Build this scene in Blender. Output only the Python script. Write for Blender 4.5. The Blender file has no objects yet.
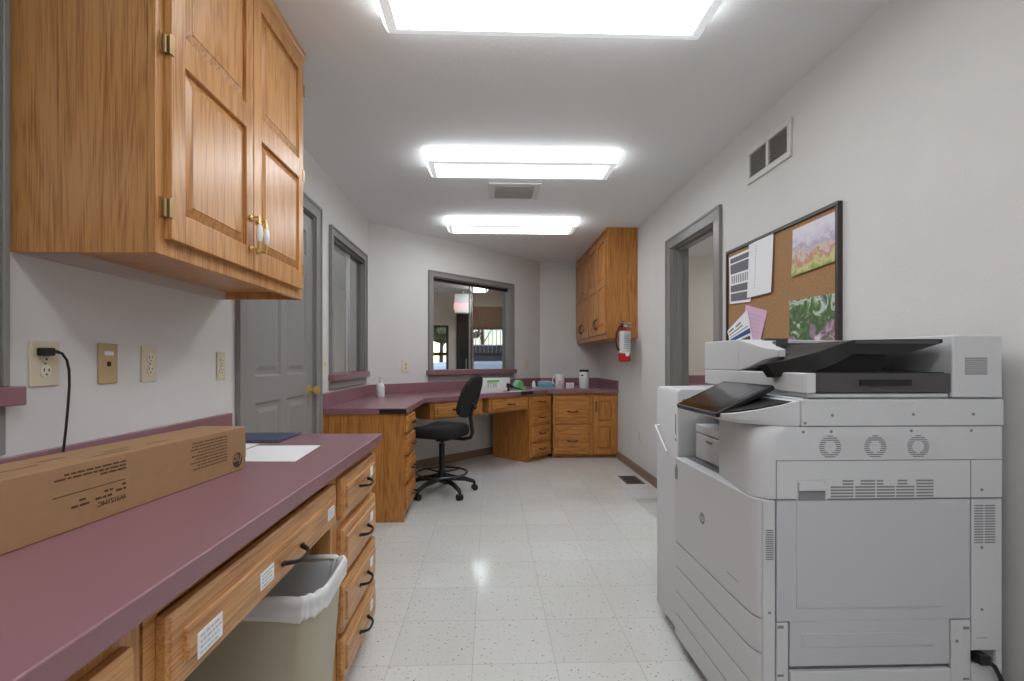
import bpy, bmesh, math, random
from mathutils import Matrix, Vector
random.seed(7)
PI = math.pi
scn = bpy.context.scene
COL = scn.collection

# ------------------------------------------------------------------ camera
cd = bpy.data.cameras.new('camera')
cam = bpy.data.objects.new('camera', cd)
COL.objects.link(cam)
cam.location = (0, 0, 1.11)
cam.rotation_euler = (PI / 2, 0, -math.atan(15 / 490))
cd.sensor_fit = 'HORIZONTAL'
cd.sensor_width = 36.0
cd.lens = 36.0 * 490 / 1024
cd.shift_x = 7 / 1024
cd.shift_y = 20.5 / 1024
cd.clip_start = 0.02
cd.clip_end = 200
scn.camera = cam

# ------------------------------------------------------------------ world, light levels, exposure
LENS = 11.0            # ceiling fixture lens emission
SKY = 0.20            # daylight outside the lobby windows
EXPO = 0.36
scn.view_settings.view_transform = 'Standard'
scn.view_settings.look = 'None'
scn.view_settings.gamma = 1
scn.view_settings.use_curve_mapping = False
scn.view_settings.exposure = EXPO
wd = bpy.data.worlds.new('world')
scn.world = wd
wd.use_nodes = True
nt = wd.node_tree
sky = nt.nodes.new('ShaderNodeTexSky')
sky.sky_type = 'NISHITA'
sky.sun_disc = False
sky.sun_elevation = math.radians(32)
sky.sun_rotation = math.radians(200)
sky.dust_density = .2
nt.links.new(sky.outputs[0], nt.nodes['Background'].inputs[0])
nt.nodes['Background'].inputs[1].default_value = SKY

sd = bpy.data.lights.new('sun', 'SUN'); sd.energy = 1.3; sd.angle = .02
so_ = bpy.data.objects.new('sun', sd); COL.objects.link(so_); so_.rotation_euler = (math.radians(52), 0, math.radians(-18))

# ------------------------------------------------------------------ materials
def new_mat(name):
    m = bpy.data.materials.new(name)
    m.use_nodes = True
    t = m.node_tree
    return m, t, t.nodes['Principled BSDF'], t.nodes.new, t.links.new

def lin(r, g, b):
    f = lambda c: c / 12.92 if c <= .04045 else ((c + .055) / 1.055) ** 2.4
    return (f(r / 255), f(g / 255), f(b / 255), 1)

def plain(name, rgb, rough=.5, metal=0.0, bump=0.0, bscale=200, vary=0.0, vscale=6, coat=0.0, spec=.5):
    m, t, p, N, L = new_mat(name)
    c = lin(*rgb)
    p.inputs['Base Color'].default_value = c
    p.inputs['Roughness'].default_value = rough
    p.inputs['Metallic'].default_value = metal
    p.inputs['Coat Weight'].default_value = coat
    p.inputs['Specular IOR Level'].default_value = spec
    tc = N('ShaderNodeTexCoord')
    if vary > 0:
        n = N('ShaderNodeTexNoise'); n.inputs['Scale'].default_value = vscale; n.inputs['Detail'].default_value = 4
        L(tc.outputs['Object'], n.inputs['Vector'])
        r = N('ShaderNodeValToRGB')
        r.color_ramp.elements[0].position = .3; r.color_ramp.elements[1].position = .7
        r.color_ramp.elements[0].color = tuple(x * (1 - vary) for x in c[:3]) + (1,)
        r.color_ramp.elements[1].color = tuple(min(1, x * (1 + vary)) for x in c[:3]) + (1,)
        L(n.outputs['Fac'], r.inputs[0]); L(r.outputs[0], p.inputs['Base Color'])
    if bump > 0:
        n = N('ShaderNodeTexNoise'); n.inputs['Scale'].default_value = bscale; n.inputs['Detail'].default_value = 2
        L(tc.outputs['Object'], n.inputs['Vector'])
        b = N('ShaderNodeBump'); b.inputs['Strength'].default_value = bump; b.inputs['Distance'].default_value = .01
        L(n.outputs['Fac'], b.inputs['Height']); L(b.outputs[0], p.inputs['Normal'])
    return m

def oak(name, axis, dark, light, rough=.32):
    """oak with the grain running along one local axis (0 x, 1 y, 2 z)"""
    m, t, p, N, L = new_mat(name)
    tc = N('ShaderNodeTexCoord'); oi = N('ShaderNodeObjectInfo')
    off = N('ShaderNodeVectorMath'); off.operation = 'SCALE'; off.inputs[0].default_value = (7.3, 5.1, 9.7)
    L(oi.outputs['Random'], off.inputs['Scale'])
    add = N('ShaderNodeVectorMath'); add.operation = 'ADD'
    L(tc.outputs['Object'], add.inputs[0]); L(off.outputs[0], add.inputs[1])
    def mapped(along, across):
        mp = N('ShaderNodeMapping')
        s = [across] * 3; s[axis] = along
        mp.inputs['Scale'].default_value = s
        L(add.outputs[0], mp.inputs['Vector'])
        return mp
    a = mapped(.55, 5.0)
    n1 = N('ShaderNodeTexNoise'); n1.inputs['Scale'].default_value = 1.3; n1.inputs['Detail'].default_value = 2
    n1.inputs['Distortion'].default_value = .4
    L(a.outputs[0], n1.inputs['Vector'])
    # cathedral figure: bands of a smooth field
    mul = N('ShaderNodeMath'); mul.operation = 'MULTIPLY'; mul.inputs[1].default_value = 13
    L(n1.outputs['Fac'], mul.inputs[0])
    fr = N('ShaderNodeMath'); fr.operation = 'PINGPONG'; fr.inputs[1].default_value = .5
    L(mul.outputs[0], fr.inputs[0])
    b = mapped(6, 260)
    n2 = N('ShaderNodeTexNoise'); n2.inputs['Scale'].default_value = 1; n2.inputs['Detail'].default_value = 3
    L(b.outputs[0], n2.inputs['Vector'])
    c = mapped(1.2, 30)
    n3 = N('ShaderNodeTexNoise'); n3.inputs['Scale'].default_value = 1; n3.inputs['Detail'].default_value = 3
    L(c.outputs[0], n3.inputs['Vector'])
    s1 = N('ShaderNodeMath'); s1.operation = 'MULTIPLY_ADD'; s1.inputs[1].default_value = .36
    L(fr.outputs[0], s1.inputs[0]); L(n2.outputs['Fac'], s1.inputs[2])
    s2 = N('ShaderNodeMath'); s2.operation = 'MULTIPLY_ADD'; s2.inputs[1].default_value = .42
    L(n3.outputs['Fac'], s2.inputs[0]); L(s1.outputs[0], s2.inputs[2])
    r = N('ShaderNodeValToRGB')
    e = r.color_ramp.elements
    e[0].position = .58; e[0].color = lin(*dark)
    e[1].position = .86; e[1].color = lin(*light)
    L(s2.outputs[0], r.inputs[0]); L(r.outputs[0], p.inputs['Base Color'])
    p.inputs['Roughness'].default_value = rough
    bp = N('ShaderNodeBump'); bp.inputs['Strength'].default_value = .08; bp.inputs['Distance'].default_value = .004
    L(n2.outputs['Fac'], bp.inputs['Height']); L(bp.outputs[0], p.inputs['Normal'])
    return m

def floor_mat():
    m, t, p, N, L = new_mat('vinyl_tile')
    tc = N('ShaderNodeTexCoord')
    mp = N('ShaderNodeMapping'); mp.inputs['Location'].default_value = (-.241, -2.1, 0)
    L(tc.outputs['Object'], mp.inputs['Vector'])
    br = N('ShaderNodeTexBrick')
    br.offset = 0; br.squash = 1
    br.inputs['Scale'].default_value = 1
    br.inputs['Mortar Size'].default_value = .0016
    br.inputs['Mortar Smooth'].default_value = .4
    br.inputs['Brick Width'].default_value = .3048
    br.inputs['Row Height'].default_value = .3048
    br.inputs['Color1'].default_value = lin(213, 213, 211)
    br.inputs['Color2'].default_value = lin(219, 219, 217)
    br.inputs['Mortar'].default_value = lin(186, 185, 181)
    L(mp.outputs[0], br.inputs['Vector'])
    # specks
    v = N('ShaderNodeTexNoise'); v.inputs['Scale'].default_value = 78; v.inputs['Detail'].default_value = 1.5; v.inputs['Roughness'].default_value = .6
    L(tc.outputs['Object'], v.inputs['Vector'])
    r = N('ShaderNodeValToRGB')
    r.color_ramp.elements[0].position = .655; r.color_ramp.elements[0].color = (1, 1, 1, 1)
    r.color_ramp.elements[1].position = .70; r.color_ramp.elements[1].color = lin(150, 148, 142)
    L(v.outputs['Fac'], r.inputs[0])
    mx = N('ShaderNodeMix'); mx.data_type = 'RGBA'; mx.blend_type = 'MULTIPLY'; mx.inputs[0].default_value = 1
    L(br.outputs['Color'], mx.inputs[6]); L(r.outputs[0], mx.inputs[7])
    n = N('ShaderNodeTexNoise'); n.inputs['Scale'].default_value = 1.6; n.inputs['Detail'].default_value = 4
    L(tc.outputs['Object'], n.inputs['Vector'])
    r2 = N('ShaderNodeValToRGB')
    r2.color_ramp.elements[0].position = .3; r2.color_ramp.elements[0].color = lin(249, 248, 244)
    r2.color_ramp.elements[1].position = .7; r2.color_ramp.elements[1].color = (1, 1, 1, 1)
    L(n.outputs['Fac'], r2.inputs[0])
    mx2 = N('ShaderNodeMix'); mx2.data_type = 'RGBA'; mx2.blend_type = 'MULTIPLY'; mx2.inputs[0].default_value = 1
    L(mx.outputs[2], mx2.inputs[6]); L(r2.outputs[0], mx2.inputs[7])
    L(mx2.outputs[2], p.inputs['Base Color'])
    rr = N('ShaderNodeMapRange'); rr.inputs[3].default_value = .11; rr.inputs[4].default_value = .17
    L(n.outputs['Fac'], rr.inputs[0]); L(rr.outputs[0], p.inputs['Roughness'])
    n2 = N('ShaderNodeTexNoise'); n2.inputs['Scale'].default_value = 9; n2.inputs['Detail'].default_value = 2
    L(tc.outputs['Object'], n2.inputs['Vector'])
    b = N('ShaderNodeBump'); b.inputs['Strength'].default_value = .03; b.inputs['Distance'].default_value = .015
    L(n2.outputs['Fac'], b.inputs['Height']); L(b.outputs[0], p.inputs['Normal'])
    return m

def emit(name, rgb, strength):
    m, t, p, N, L = new_mat(name)
    p.inputs['Base Color'].default_value = (.8, .8, .8, 1)
    p.inputs['Emission Color'].default_value = rgb + (1,) if len(rgb) == 3 else rgb
    p.inputs['Emission Strength'].default_value = strength
    return m

def glass_mat(name, tint=(1, 1, 1, 1), refl=.06, rough=0.0):
    m, t, p, N, L = new_mat(name)
    t.nodes.remove(p)
    out = t.nodes['Material Output']
    tr = N('ShaderNodeBsdfTransparent'); tr.inputs[0].default_value = tint
    gl = N('ShaderNodeBsdfGlossy'); gl.inputs['Roughness'].default_value = rough
    lw = N('ShaderNodeLayerWeight'); lw.inputs[0].default_value = .5
    pw = N('ShaderNodeMath'); pw.operation = 'POWER'; pw.inputs[1].default_value = 5
    ad = N('ShaderNodeMath'); ad.operation = 'MULTIPLY_ADD'; ad.inputs[1].default_value = .8; ad.inputs[2].default_value = .03 + refl; ad.use_clamp = True
    mx = N('ShaderNodeMixShader')
    L(lw.outputs['Facing'], pw.inputs[0]); L(pw.outputs[0], ad.inputs[0]); L(ad.outputs[0], mx.inputs[0])
    L(tr.outputs[0], mx.inputs[1]); L(gl.outputs[0], mx.inputs[2]); L(mx.outputs[0], out.inputs[0])
    return m

def picture(name, axes, stops, scale, seed, mix_v=.6, detail=5, rough=.6):
    """painted or printed sheet: colours chosen by height on the sheet broken up by noise. axes: (vertical min, max) in local z"""
    m, t, p, N, L = new_mat(name)
    tc = N('ShaderNodeTexCoord')
    sp = N('ShaderNodeSeparateXYZ'); L(tc.outputs['Object'], sp.inputs[0])
    mr = N('ShaderNodeMapRange'); mr.inputs[1].default_value = axes[0]; mr.inputs[2].default_value = axes[1]
    L(sp.outputs[2], mr.inputs[0])
    mp = N('ShaderNodeMapping'); mp.inputs['Location'].default_value = (seed, seed * 1.7, seed * .3)
    L(tc.outputs['Object'], mp.inputs['Vector'])
    n = N('ShaderNodeTexNoise'); n.inputs['Scale'].default_value = scale; n.inputs['Detail'].default_value = detail; n.inputs['Distortion'].default_value = .8
    L(mp.outputs[0], n.inputs['Vector'])
    ma = N('ShaderNodeMath'); ma.operation = 'MULTIPLY_ADD'; ma.inputs[1].default_value = 1 - mix_v
    sc = N('ShaderNodeMath'); sc.operation = 'MULTIPLY'; sc.inputs[1].default_value = mix_v
    L(mr.outputs[0], sc.inputs[0]); L(n.outputs['Fac'], ma.inputs[0]); L(sc.outputs[0], ma.inputs[2])
    r = N('ShaderNodeValToRGB')
    cr = r.color_ramp
    for i, (pos, rgb) in enumerate(stops):
        el = cr.elements[i] if i < 2 else cr.elements.new(pos)
        el.position = pos; el.color = lin(*rgb)
    L(ma.outputs[0], r.inputs[0]); L(r.outputs[0], p.inputs['Base Color'])
    p.inputs['Roughness'].default_value = rough
    return m

M = {}
M['wall'] = plain('wall_paint', (216, 214, 211), .75, bump=.12, bscale=160, vary=.015)
M['ceiling'] = plain('ceiling_paint', (236, 236, 236), .8, bump=.2, bscale=110)
M['lobbywall'] = plain('lobby_paint', (204, 196, 184), .8)
M['lobbybrown'] = plain('brown_panel', (122, 104, 88), .7)
M['floor'] = floor_mat()
M['patch'] = plain('worn_tile', (186, 185, 176), .3, vary=.06, vscale=50)
M['greytrim'] = plain('grey_gloss_paint', (140, 137, 135), .35)
M['greydoor'] = plain('grey_door_paint', (141, 139, 137), .38)
M['darkmetal'] = plain('dark_frame', (38, 36, 36), .4)
M['mauve'] = plain('mauve_laminate', (141, 101, 108), .3, vary=.03, vscale=300)
M['baseboard'] = plain('brown_vinyl', (140, 114, 98), .5)
DK, LT = (164, 109, 58), (204, 149, 92)
M['oakx'] = oak('oak_grain_x', 0, DK, LT)
M['oakz'] = oak('oak_grain_z', 2, DK, LT)
DK2, LT2 = (148, 90, 36), (194, 132, 66)
M['oakx2'] = oak('deep_oak_grain_x', 0, DK2, LT2)
M['oakz2'] = oak('deep_oak_grain_z', 2, DK2, LT2)
M['cleat'] = plain('white_board', (196, 190, 184), .6)
M['bronze'] = plain('dark_bronze', (44, 38, 36), .38, metal=.7)
M['brass'] = plain('brass', (226, 196, 130), .3, metal=.8)
M['antique'] = plain('antique_brass', (170, 140, 92), .35, metal=.6)
M['porcelain'] = plain('porcelain', (240, 238, 232), .15)
M['almond'] = plain('almond_plastic', (214, 203, 176), .4)
M['tan'] = plain('tan_plastic', (190, 164, 122), .4)
M['ivory'] = plain('ivory_plastic', (222, 214, 192), .4)
M['slot'] = plain('dark_slot', (22, 20, 20), .6)
M['black'] = plain('black_plastic', (20, 20, 21), .42)
M['blackfab'] = plain('black_fabric', (30, 30, 31), .9, bump=.4, bscale=600)
M['chrome'] = plain('chrome', (200, 200, 200), .2, metal=1.0)
M['printer'] = plain('printer_shell', (204, 205, 207), .45, bump=.03, bscale=900)
M['printer2'] = plain('printer_panel', (192, 193, 198), .48, bump=.03, bscale=900)
M['printerdark'] = plain('printer_charcoal', (74, 71, 73), .5)
M['seam'] = plain('seam_shadow_gap', (112, 112, 115), .8)
M['slat'] = plain('vent_slot', (132, 132, 135), .7)
M['screen'] = plain('touch_screen', (12, 12, 14), .09, spec=.6)
M['kraft'] = plain('kraft_card', (160, 124, 88), .75, vary=.04, vscale=40)
M['ink'] = plain('brown_ink', (66, 44, 32), .8)
M['printink'] = plain('box_print', (86, 60, 42), .8)
M['cardline'] = plain('card_print', (190, 190, 192), .8)
M['white'] = plain('white_paper', (236, 236, 238), .7)
M['labelgrey'] = plain('grey_print', (150, 150, 152), .8)
M['whiteplastic'] = plain('white_plastic', (232, 231, 229), .4)
M['clearish'] = plain('frosted_plastic', (232, 232, 234), .3)
M['navy'] = plain('navy_folder', (58, 68, 96), .5)
M['bin'] = plain('beige_bin', (184, 176, 154), .5)
M['cork'] = plain('cork', (166, 126, 86), .85, vary=.12, vscale=90)
M['corkframe'] = plain('dark_brown_frame', (58, 50, 50), .45)
M['pink'] = plain('pink_paper', (220, 180, 208), .7)
M['blueink'] = plain('blue_ink', (54, 86, 138), .7)
M['darkink'] = plain('dark_ink', (60, 58, 62), .7)
M['greyink'] = plain('grey_band', (112, 110, 116), .7)
M['red'] = plain('red_enamel', (186, 34, 38), .3)
M['green'] = plain('green_plastic', (112, 176, 84), .5)
M['mint'] = plain('mint_plastic', (120, 186, 150), .4)
M['teal'] = plain('teal_plastic', (96, 160, 170), .4)
M['lilac'] = plain('lilac_paper', (196, 180, 200), .7)
M['bluegrey'] = plain('blue_grey_paper', (150, 168, 186), .6)
M['brownvent'] = plain('brown_metal', (108, 90, 76), .5)
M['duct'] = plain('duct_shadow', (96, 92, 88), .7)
M['offwhite'] = plain('off_white_metal', (216, 214, 208), .5)
M['glass'] = glass_mat('window_glass', refl=.0)
M['slideglass'] = glass_mat('sliding_glass', tint=(.86, .88, .88, 1), refl=.2)
M['lens'] = emit('fluorescent_lens', (.915, .96, 1.0), LENS)
M['lensside'] = emit('fluorescent_lens_side', (.915, .96, 1.0), LENS * .34)
M['lensrim'] = emit('lens_edge_acrylic', (.915, .96, 1.0), .35)
M['signlit'] = emit('exit_sign_face', (1.0, .93, .9), .02)
M['signred'] = emit('exit_letters', (1.0, .04, .04), 1.0)
M['asphalt'] = plain('asphalt', (110, 112, 116), .9, vary=.1)
M['leaf'] = plain('foliage', (84, 96, 66), .8, vary=.4, vscale=3)
M['bark'] = plain('bark', (80, 68, 60), .9)
M['carwhite'] = plain('car_paint_white', (206, 220, 236), .25)
M['carglass'] = plain('car_window', (30, 36, 44), .1)
M['tyre'] = plain('rubber', (26, 26, 28), .8)
M['paintsky'] = picture('landscape_painting', (1.515, 1.735), [(.24, (140, 160, 84)), (.33, (202, 200, 130)), (.39, (190, 128, 116)), (.45, (214, 192, 182)), (.52, (176, 170, 190)), (.60, (208, 202, 216)), (.72, (224, 220, 228))], 22, 3.1, .55)
M['paintgarden'] = picture('garden_painting', (1.165, 1.40), [(.28, (214, 208, 216)), (.37, (176, 130, 158)), (.43, (96, 112, 84)), (.50, (58, 92, 52)), (.57, (110, 142, 84)), (.62, (206, 212, 206)), (.70, (72, 100, 66))], 17, 8.4, .22)

# ------------------------------------------------------------------ mesh builder
class MB:
    def __init__(s, xf=None):
        s.bm = bmesh.new(); s.xf = xf or Matrix()
    def v(s, co): return s.bm.verts.new(s.xf @ Vector(co))
    def f(s, vs):
        try: return s.bm.faces.new(vs)
        except ValueError: return None
    def box(s, x0, x1, y0, y1, z0, z1):
        p = [s.v((x, y, z)) for z in (z0, z1) for y in (y0, y1) for x in (x0, x1)]
        for q in ((0, 2, 3, 1), (4, 5, 7, 6), (0, 1, 5, 4), (2, 6, 7, 3), (0, 4, 6, 2), (1, 3, 7, 5)): s.f([p[i] for i in q])
        return s
    def prism(s, pts, axis, a0, a1):
        def co(p, a): return {'x': (a, p[0], p[1]), 'y': (p[0], a, p[1]), 'z': (p[0], p[1], a)}[axis]
        A = [s.v(co(p, a0)) for p in pts]; B = [s.v(co(p, a1)) for p in pts]
        s.f(A); s.f(B)
        for i in range(len(pts)): s.f([A[i], A[(i + 1) % len(pts)], B[(i + 1) % len(pts)], B[i]])
        return s
    def loft(s, rings, cap=True):
        R = [[s.v(c) for c in r] for r in rings]
        n = len(R[0])
        for a, b in zip(R, R[1:]):
            for i in range(n): s.f([a[i], a[(i + 1) % n], b[(i + 1) % n], b[i]])
        if cap: s.f(R[0]); s.f(R[-1])
        return s
    def cyl(s, p0, p1, r0, r1=None, n=18):
        return s.tube([p0, p1], [r0, r0 if r1 is None else r1], n)
    def tube(s, pts, r, n=8):
        pts = [Vector(p) for p in pts]
        rs = r if isinstance(r, (list, tuple)) else [r] * len(pts)
        rings = []
        up = None
        for i, p in enumerate(pts):
            d = (pts[min(i + 1, len(pts) - 1)] - pts[max(i - 1, 0)]).normalized()
            if up is None:
                up = Vector((0, 0, 1)) if abs(d.z) < .9 else Vector((1, 0, 0))
            a = d.cross(up).normalized(); b = a.cross(d).normalized(); up = b
            rings.append([tuple(p + rs[i] * (math.cos(2 * PI * k / n) * a + math.sin(2 * PI * k / n) * b)) for k in range(n)])
        return s.loft(rings)
    def lathe(s, prof, cx=0, cy=0, n=24):
        return s.loft([[(cx + r * math.cos(2 * PI * k / n), cy + r * math.sin(2 * PI * k / n), z) for k in range(n)] for r, z in prof])
    def ball(s, c, r, sx=1, sy=1, sz=1, sub=2):
        new = bmesh.ops.create_icosphere(s.bm, subdivisions=sub, radius=r)['verts']
        for v in new:
            v.co = s.xf @ Vector((c[0] + v.co.x * sx, c[1] + v.co.y * sy, c[2] + v.co.z * sz))
        return s
    def torus(s, c, R, r, n=32, m=8):
        rings = [[s.v((c[0] + (R + r * math.cos(2 * PI * j / m)) * math.cos(2 * PI * i / n), c[1] + (R + r * math.cos(2 * PI * j / m)) * math.sin(2 * PI * i / n), c[2] + r * math.sin(2 * PI * j / m))) for j in range(m)] for i in range(n)]
        for i in range(n):
            a, b = rings[i], rings[(i + 1) % n]
            for j in range(m): s.f([a[j], a[(j + 1) % m], b[(j + 1) % m], b[j]])
        return s
    def text(s, body, size, xf, depth=.0006, shear=0.0, align='LEFT'):
        cu = bpy.data.curves.new('t', 'FONT'); cu.body = body; cu.size = size; cu.shear = shear
        cu.extrude = depth / 2; cu.align_x = align; cu.align_y = 'CENTER'; cu.resolution_u = 3
        o = bpy.data.objects.new('t', cu); COL.objects.link(o)
        dg = bpy.context.evaluated_depsgraph_get()
        me = bpy.data.meshes.new_from_object(o.evaluated_get(dg))
        me.transform(s.xf @ xf)
        s.bm.from_mesh(me)
        bpy.data.objects.remove(o); bpy.data.curves.remove(cu); bpy.data.meshes.remove(me)
        return s
    def build(s, name, m, parent=None, origin=None, bevel=0.0, smooth=False, angle=35, seg=2, kind=None):
        bm = s.bm
        if origin is not None:
            for v in bm.verts: v.co -= Vector(origin)
        bmesh.ops.recalc_face_normals(bm, faces=bm.faces)
        me = bpy.data.meshes.new(name); bm.to_mesh(me); bm.free()
        me.materials.append(M[m] if isinstance(m, str) else m)
        o = bpy.data.objects.new(name, me); COL.objects.link(o)
        if smooth or bevel:
            for p in me.polygons: p.use_smooth = True
            me.set_sharp_from_angle(angle=math.radians(angle))
        if bevel:
            b = o.modifiers.new('bevel', 'BEVEL'); b.width = bevel; b.segments = seg; b.limit_method = 'ANGLE'
            b.angle_limit = math.radians(40); b.use_clamp_overlap = True; b.harden_normals = True
        if parent is not None: o.parent = parent
        if kind: o['kind'] = kind
        return o

def tag(o, label, cat, group=None):
    o['label'] = label; o['category'] = cat
    if group: o['group'] = group
    return o
def thing(name, label, cat, loc=(0, 0, 0), rotz=0, group=None):
    o = bpy.data.objects.new(name, None); COL.objects.link(o)
    o.empty_display_size = .05
    o.location = loc; o.rotation_euler = (0, 0, rotz)
    return tag(o, label, cat, group)
def struct_empty(name, loc=(0, 0, 0), rotz=0):
    o = bpy.data.objects.new(name, None); COL.objects.link(o)
    o.location = loc; o.rotation_euler = (0, 0, rotz); o['kind'] = 'structure'
    return o
def dup(root, loc, rotz=None, label=None):
    r = root.copy(); COL.objects.link(r); r.location = loc
    if rotz is not None: r.rotation_euler = (0, 0, rotz)
    if label: r['label'] = label
    for ch in list(root.children):
        c = ch.copy(); COL.objects.link(c); c.parent = r
        for g in list(ch.children):
            d = g.copy(); COL.objects.link(d); d.parent = c
    return r
def T(x, y, z): return Matrix.Translation((x, y, z))
def frame(o, u, v):
    """matrix whose x axis is u and y axis v, at point o"""
    u = Vector(u).normalized(); v = Vector(v).normalized(); w = u.cross(v)
    return Matrix(((u.x, v.x, w.x, o[0]), (u.y, v.y, w.y, o[1]), (u.z, v.z, w.z, o[2]), (0, 0, 0, 1)))
def S(mb, name, m, **k): return mb.build(name, m, kind='structure', **k)

# ------------------------------------------------------------------ room shell
H = 2.43
XL, XR, YB = -1.15, 1.46, 6.50
WT = .12
S(MB().box(-2.9, 4.3, -1.8, 9.7, -.12, 0), 'floor', 'floor')
S(MB().box(-2.9, 4.3, -1.8, 9.7, H, H + .1), 'ceiling', 'ceiling')
def wall_y(mb, x0, x1, y0, y1, holes):
    """wall along y with holes (ya, yb, za, zb)"""
    y = y0
    for ya, yb, za, zb in sorted(holes):
        mb.box(x0, x1, y, ya, 0, H)
        if za > 0: mb.box(x0, x1, ya, yb, 0, za)
        mb.box(x0, x1, ya, yb, zb, H)
        y = yb
    mb.box(x0, x1, y, y1, 0, H)
    return mb
W2 = (3.60, 4.48, 1.0, 2.02)
D1 = (2.33, 3.255, 0, 2.06)
W1 = (.15, 1.12, 1.03, 2.02)
S(wall_y(MB(), XL - WT, XL, -1.7, 4.73, [W1, D1, W2]), 'wall_left', 'wall')
RD = (3.115, 3.905, 0, 2.025)
S(wall_y(MB(), XR, XR + WT, -1.7, YB + WT, [RD]), 'wall_right', 'wall')
S(MB().box(.63, XR, YB, YB + WT, 0, H), 'wall_back', 'wall')
S(MB().box(-2.8, 4.3, -1.8, -1.7, 0, H), 'wall_front', 'wall')
# diagonal wall, local x runs along it from the left corner, local y away from the room
DA = (-1.15, 4.685, 0)
DL = math.hypot(.665 + 1.15 + .08, .665 + 1.15 + .08)
dw = (.703 + .055, .703 + 1.331 - .055, 1.0, 2.02)   # hole
mb = MB()
mb.box(-.05, dw[0], 0, WT, 0, H); mb.box(dw[1], DL, 0, WT, 0, H)
mb.box(dw[0], dw[1], 0, WT, 0, dw[2]); mb.box(dw[0], dw[1], 0, WT, dw[3], H)
o = S(mb, 'wall_back_left', 'wall'); o.location = DA; o.rotation_euler = (0, 0, PI / 4)

# lobby beyond
LF = 9.5
S(wall_y(MB(), -2.8, -2.7, -1.7, 9.6, []), 'wall_lobby_left', 'lobbywall')
mb = MB()
holes = [(-2.2, -.80, .30, 1.80), (-.37, .30, .30, 1.76)]
x = -2.8
for xa, xb, za, zb in holes:
    mb.box(x, xa, LF, LF + .12, 0, H); mb.box(xa, xb, LF, LF + .12, 0, za); mb.box(xa, xb, LF, LF + .12, zb, H); x = xb
mb.box(x, 4.3, LF, LF + .12, 0, H)
S(mb, 'wall_lobby_far', 'lobbywall')
S(MB().box(.34, .44, 6.75, LF, 0, H), 'wall_lobby_right', 'lobbywall')
# far office seen through the doorway on the right
S(MB().box(XR + WT, 4.2, 6.1, 6.2, 0, H), 'wall_office_far', 'lobbywall')
S(MB().box(4.2, 4.3, 1.4, 6.2, 0, H), 'wall_office_right', 'lobbywall')
S(MB().box(XR + WT, 4.2, 1.3, 1.4, 0, H), 'wall_office_near', 'lobbywall')

# baseboards
def bb(name, mb): return S(mb, name, 'baseboard', bevel=.004)
bb('baseboard_right', MB().box(XR - .012, XR, 4.0, 5.52, 0, .085).box(XR - .012, XR, -1.7, 3.02, 0, .085))
o = bb('baseboard_back_left', MB().box(.1, 1.75, -.012, 0, 0, .085)); o.location = DA; o.rotation_euler = (0, 0, PI / 4)

# ------------------------------------------------------------------ doorway on the right: casing and jambs
mb = MB()
c0, c1, ct = 3.035, 3.985, 2.095
for xa, xb in ((XR - .018, XR), (XR + WT, XR + WT + .018)):
    mb.box(xa, xb, c0, RD[0] + .012, 0, RD[3]); mb.box(xa, xb, RD[1] - .012, c1, 0, RD[3]); mb.box(xa, xb, c0, c1, RD[3] - .012, ct)
mb.box(XR, XR + WT, RD[0], RD[0] + .018, 0, RD[3]); mb.box(XR, XR + WT, RD[1] - .018, RD[1], 0, RD[3]); mb.box(XR, XR + WT, RD[0], RD[1], RD[3] - .018, RD[3])
for ya, yb in ((RD[0] + .018, RD[0] + .032), (RD[1] - .032, RD[1] - .018)): mb.box(XR + .045, XR + .08, ya, yb, 0, RD[3] - .018)
mb.box(XR + .045, XR + .08, RD[0] + .018, RD[1] - .018, RD[3] - .032, RD[3] - .018)
for ya, yb in ((c0, c0 + .018), (c1 - .018, c1)): mb.box(XR - .024, XR - .018, ya, yb, 0, ct)
mb.box(XR - .024, XR - .018, c0 + .018, c1 - .018, ct - .018, ct)
S(mb, 'trim_1', 'greytrim', bevel=.004)

# ------------------------------------------------------------------ left door
def six_panel(mb, w, h, t=.035):
    """six-panel door slab, face at y=0 looking to -y"""
    sx = [(.105, .105 + .30), (w - .105 - .30, w - .105)]
    rows = [(.24, .90), (1.03, 1.66), (1.77, 1.93)]
    xs = [0, sx[0][0], sx[0][1], sx[1][0], sx[1][1], w]
    for i in (0, 2, 4): mb.box(xs[i], xs[i + 1], 0, t, 0, h)
    zs = [0] + [z for r in rows for z in r] + [h]
    for a, b in sx:
        for i in range(0, len(zs), 2): mb.box(a, b, 0, t, zs[i], zs[i + 1])
        for z0, z1 in rows:
            q = lambda i, y: [(a + i, y, z0 + i), (b - i, y, z0 + i), (b - i, y, z1 - i), (a + i, y, z1 - i)]
            mb.loft([q(0, 0), q(.012, .012), q(.03, .012), q(.055, .003)], cap=False)
            mb.f([mb.v(c) for c in q(.055, .003)])
            mb.box(a, b, .02, t, z0, z1)
d = struct_empty('door_1', (XL - .008, D1[0] + .018, 0), PI / 2)
dwid = D1[1] - D1[0] - .036
mb = MB(); six_panel(mb, dwid, 2.03); mb.build('door_slab', 'greydoor', d)
for z in (.25, 1.078, 1.86):
    MB().box(-.010, .022, -.003, .002, z - .045, z + .045).cyl((0, -.006, z - .047), (0, -.006, z + .047), .006).build('hinge', 'antique', d, smooth=True)
k = MB()
kx, kz = dwid - .07, .925
def ylathe(mb, prof, cx, cz, n=20):
    return mb.loft([[(cx + r * math.cos(2 * PI * i / n), y, cz + r * math.sin(2 * PI * i / n)) for i in range(n)] for r, y in prof])
ylathe(k, [(.033, 0), (.033, -.006), (.016, -.01), (.012, -.03), (.022, -.038), (.029, -.05), (.027, -.064), (.014, -.071)], kx, kz)
k.build('door_knob', 'brass', d, smooth=True)
mb = MB()
c0, c1, ct = 2.245, 3.335, 2.135
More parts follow.
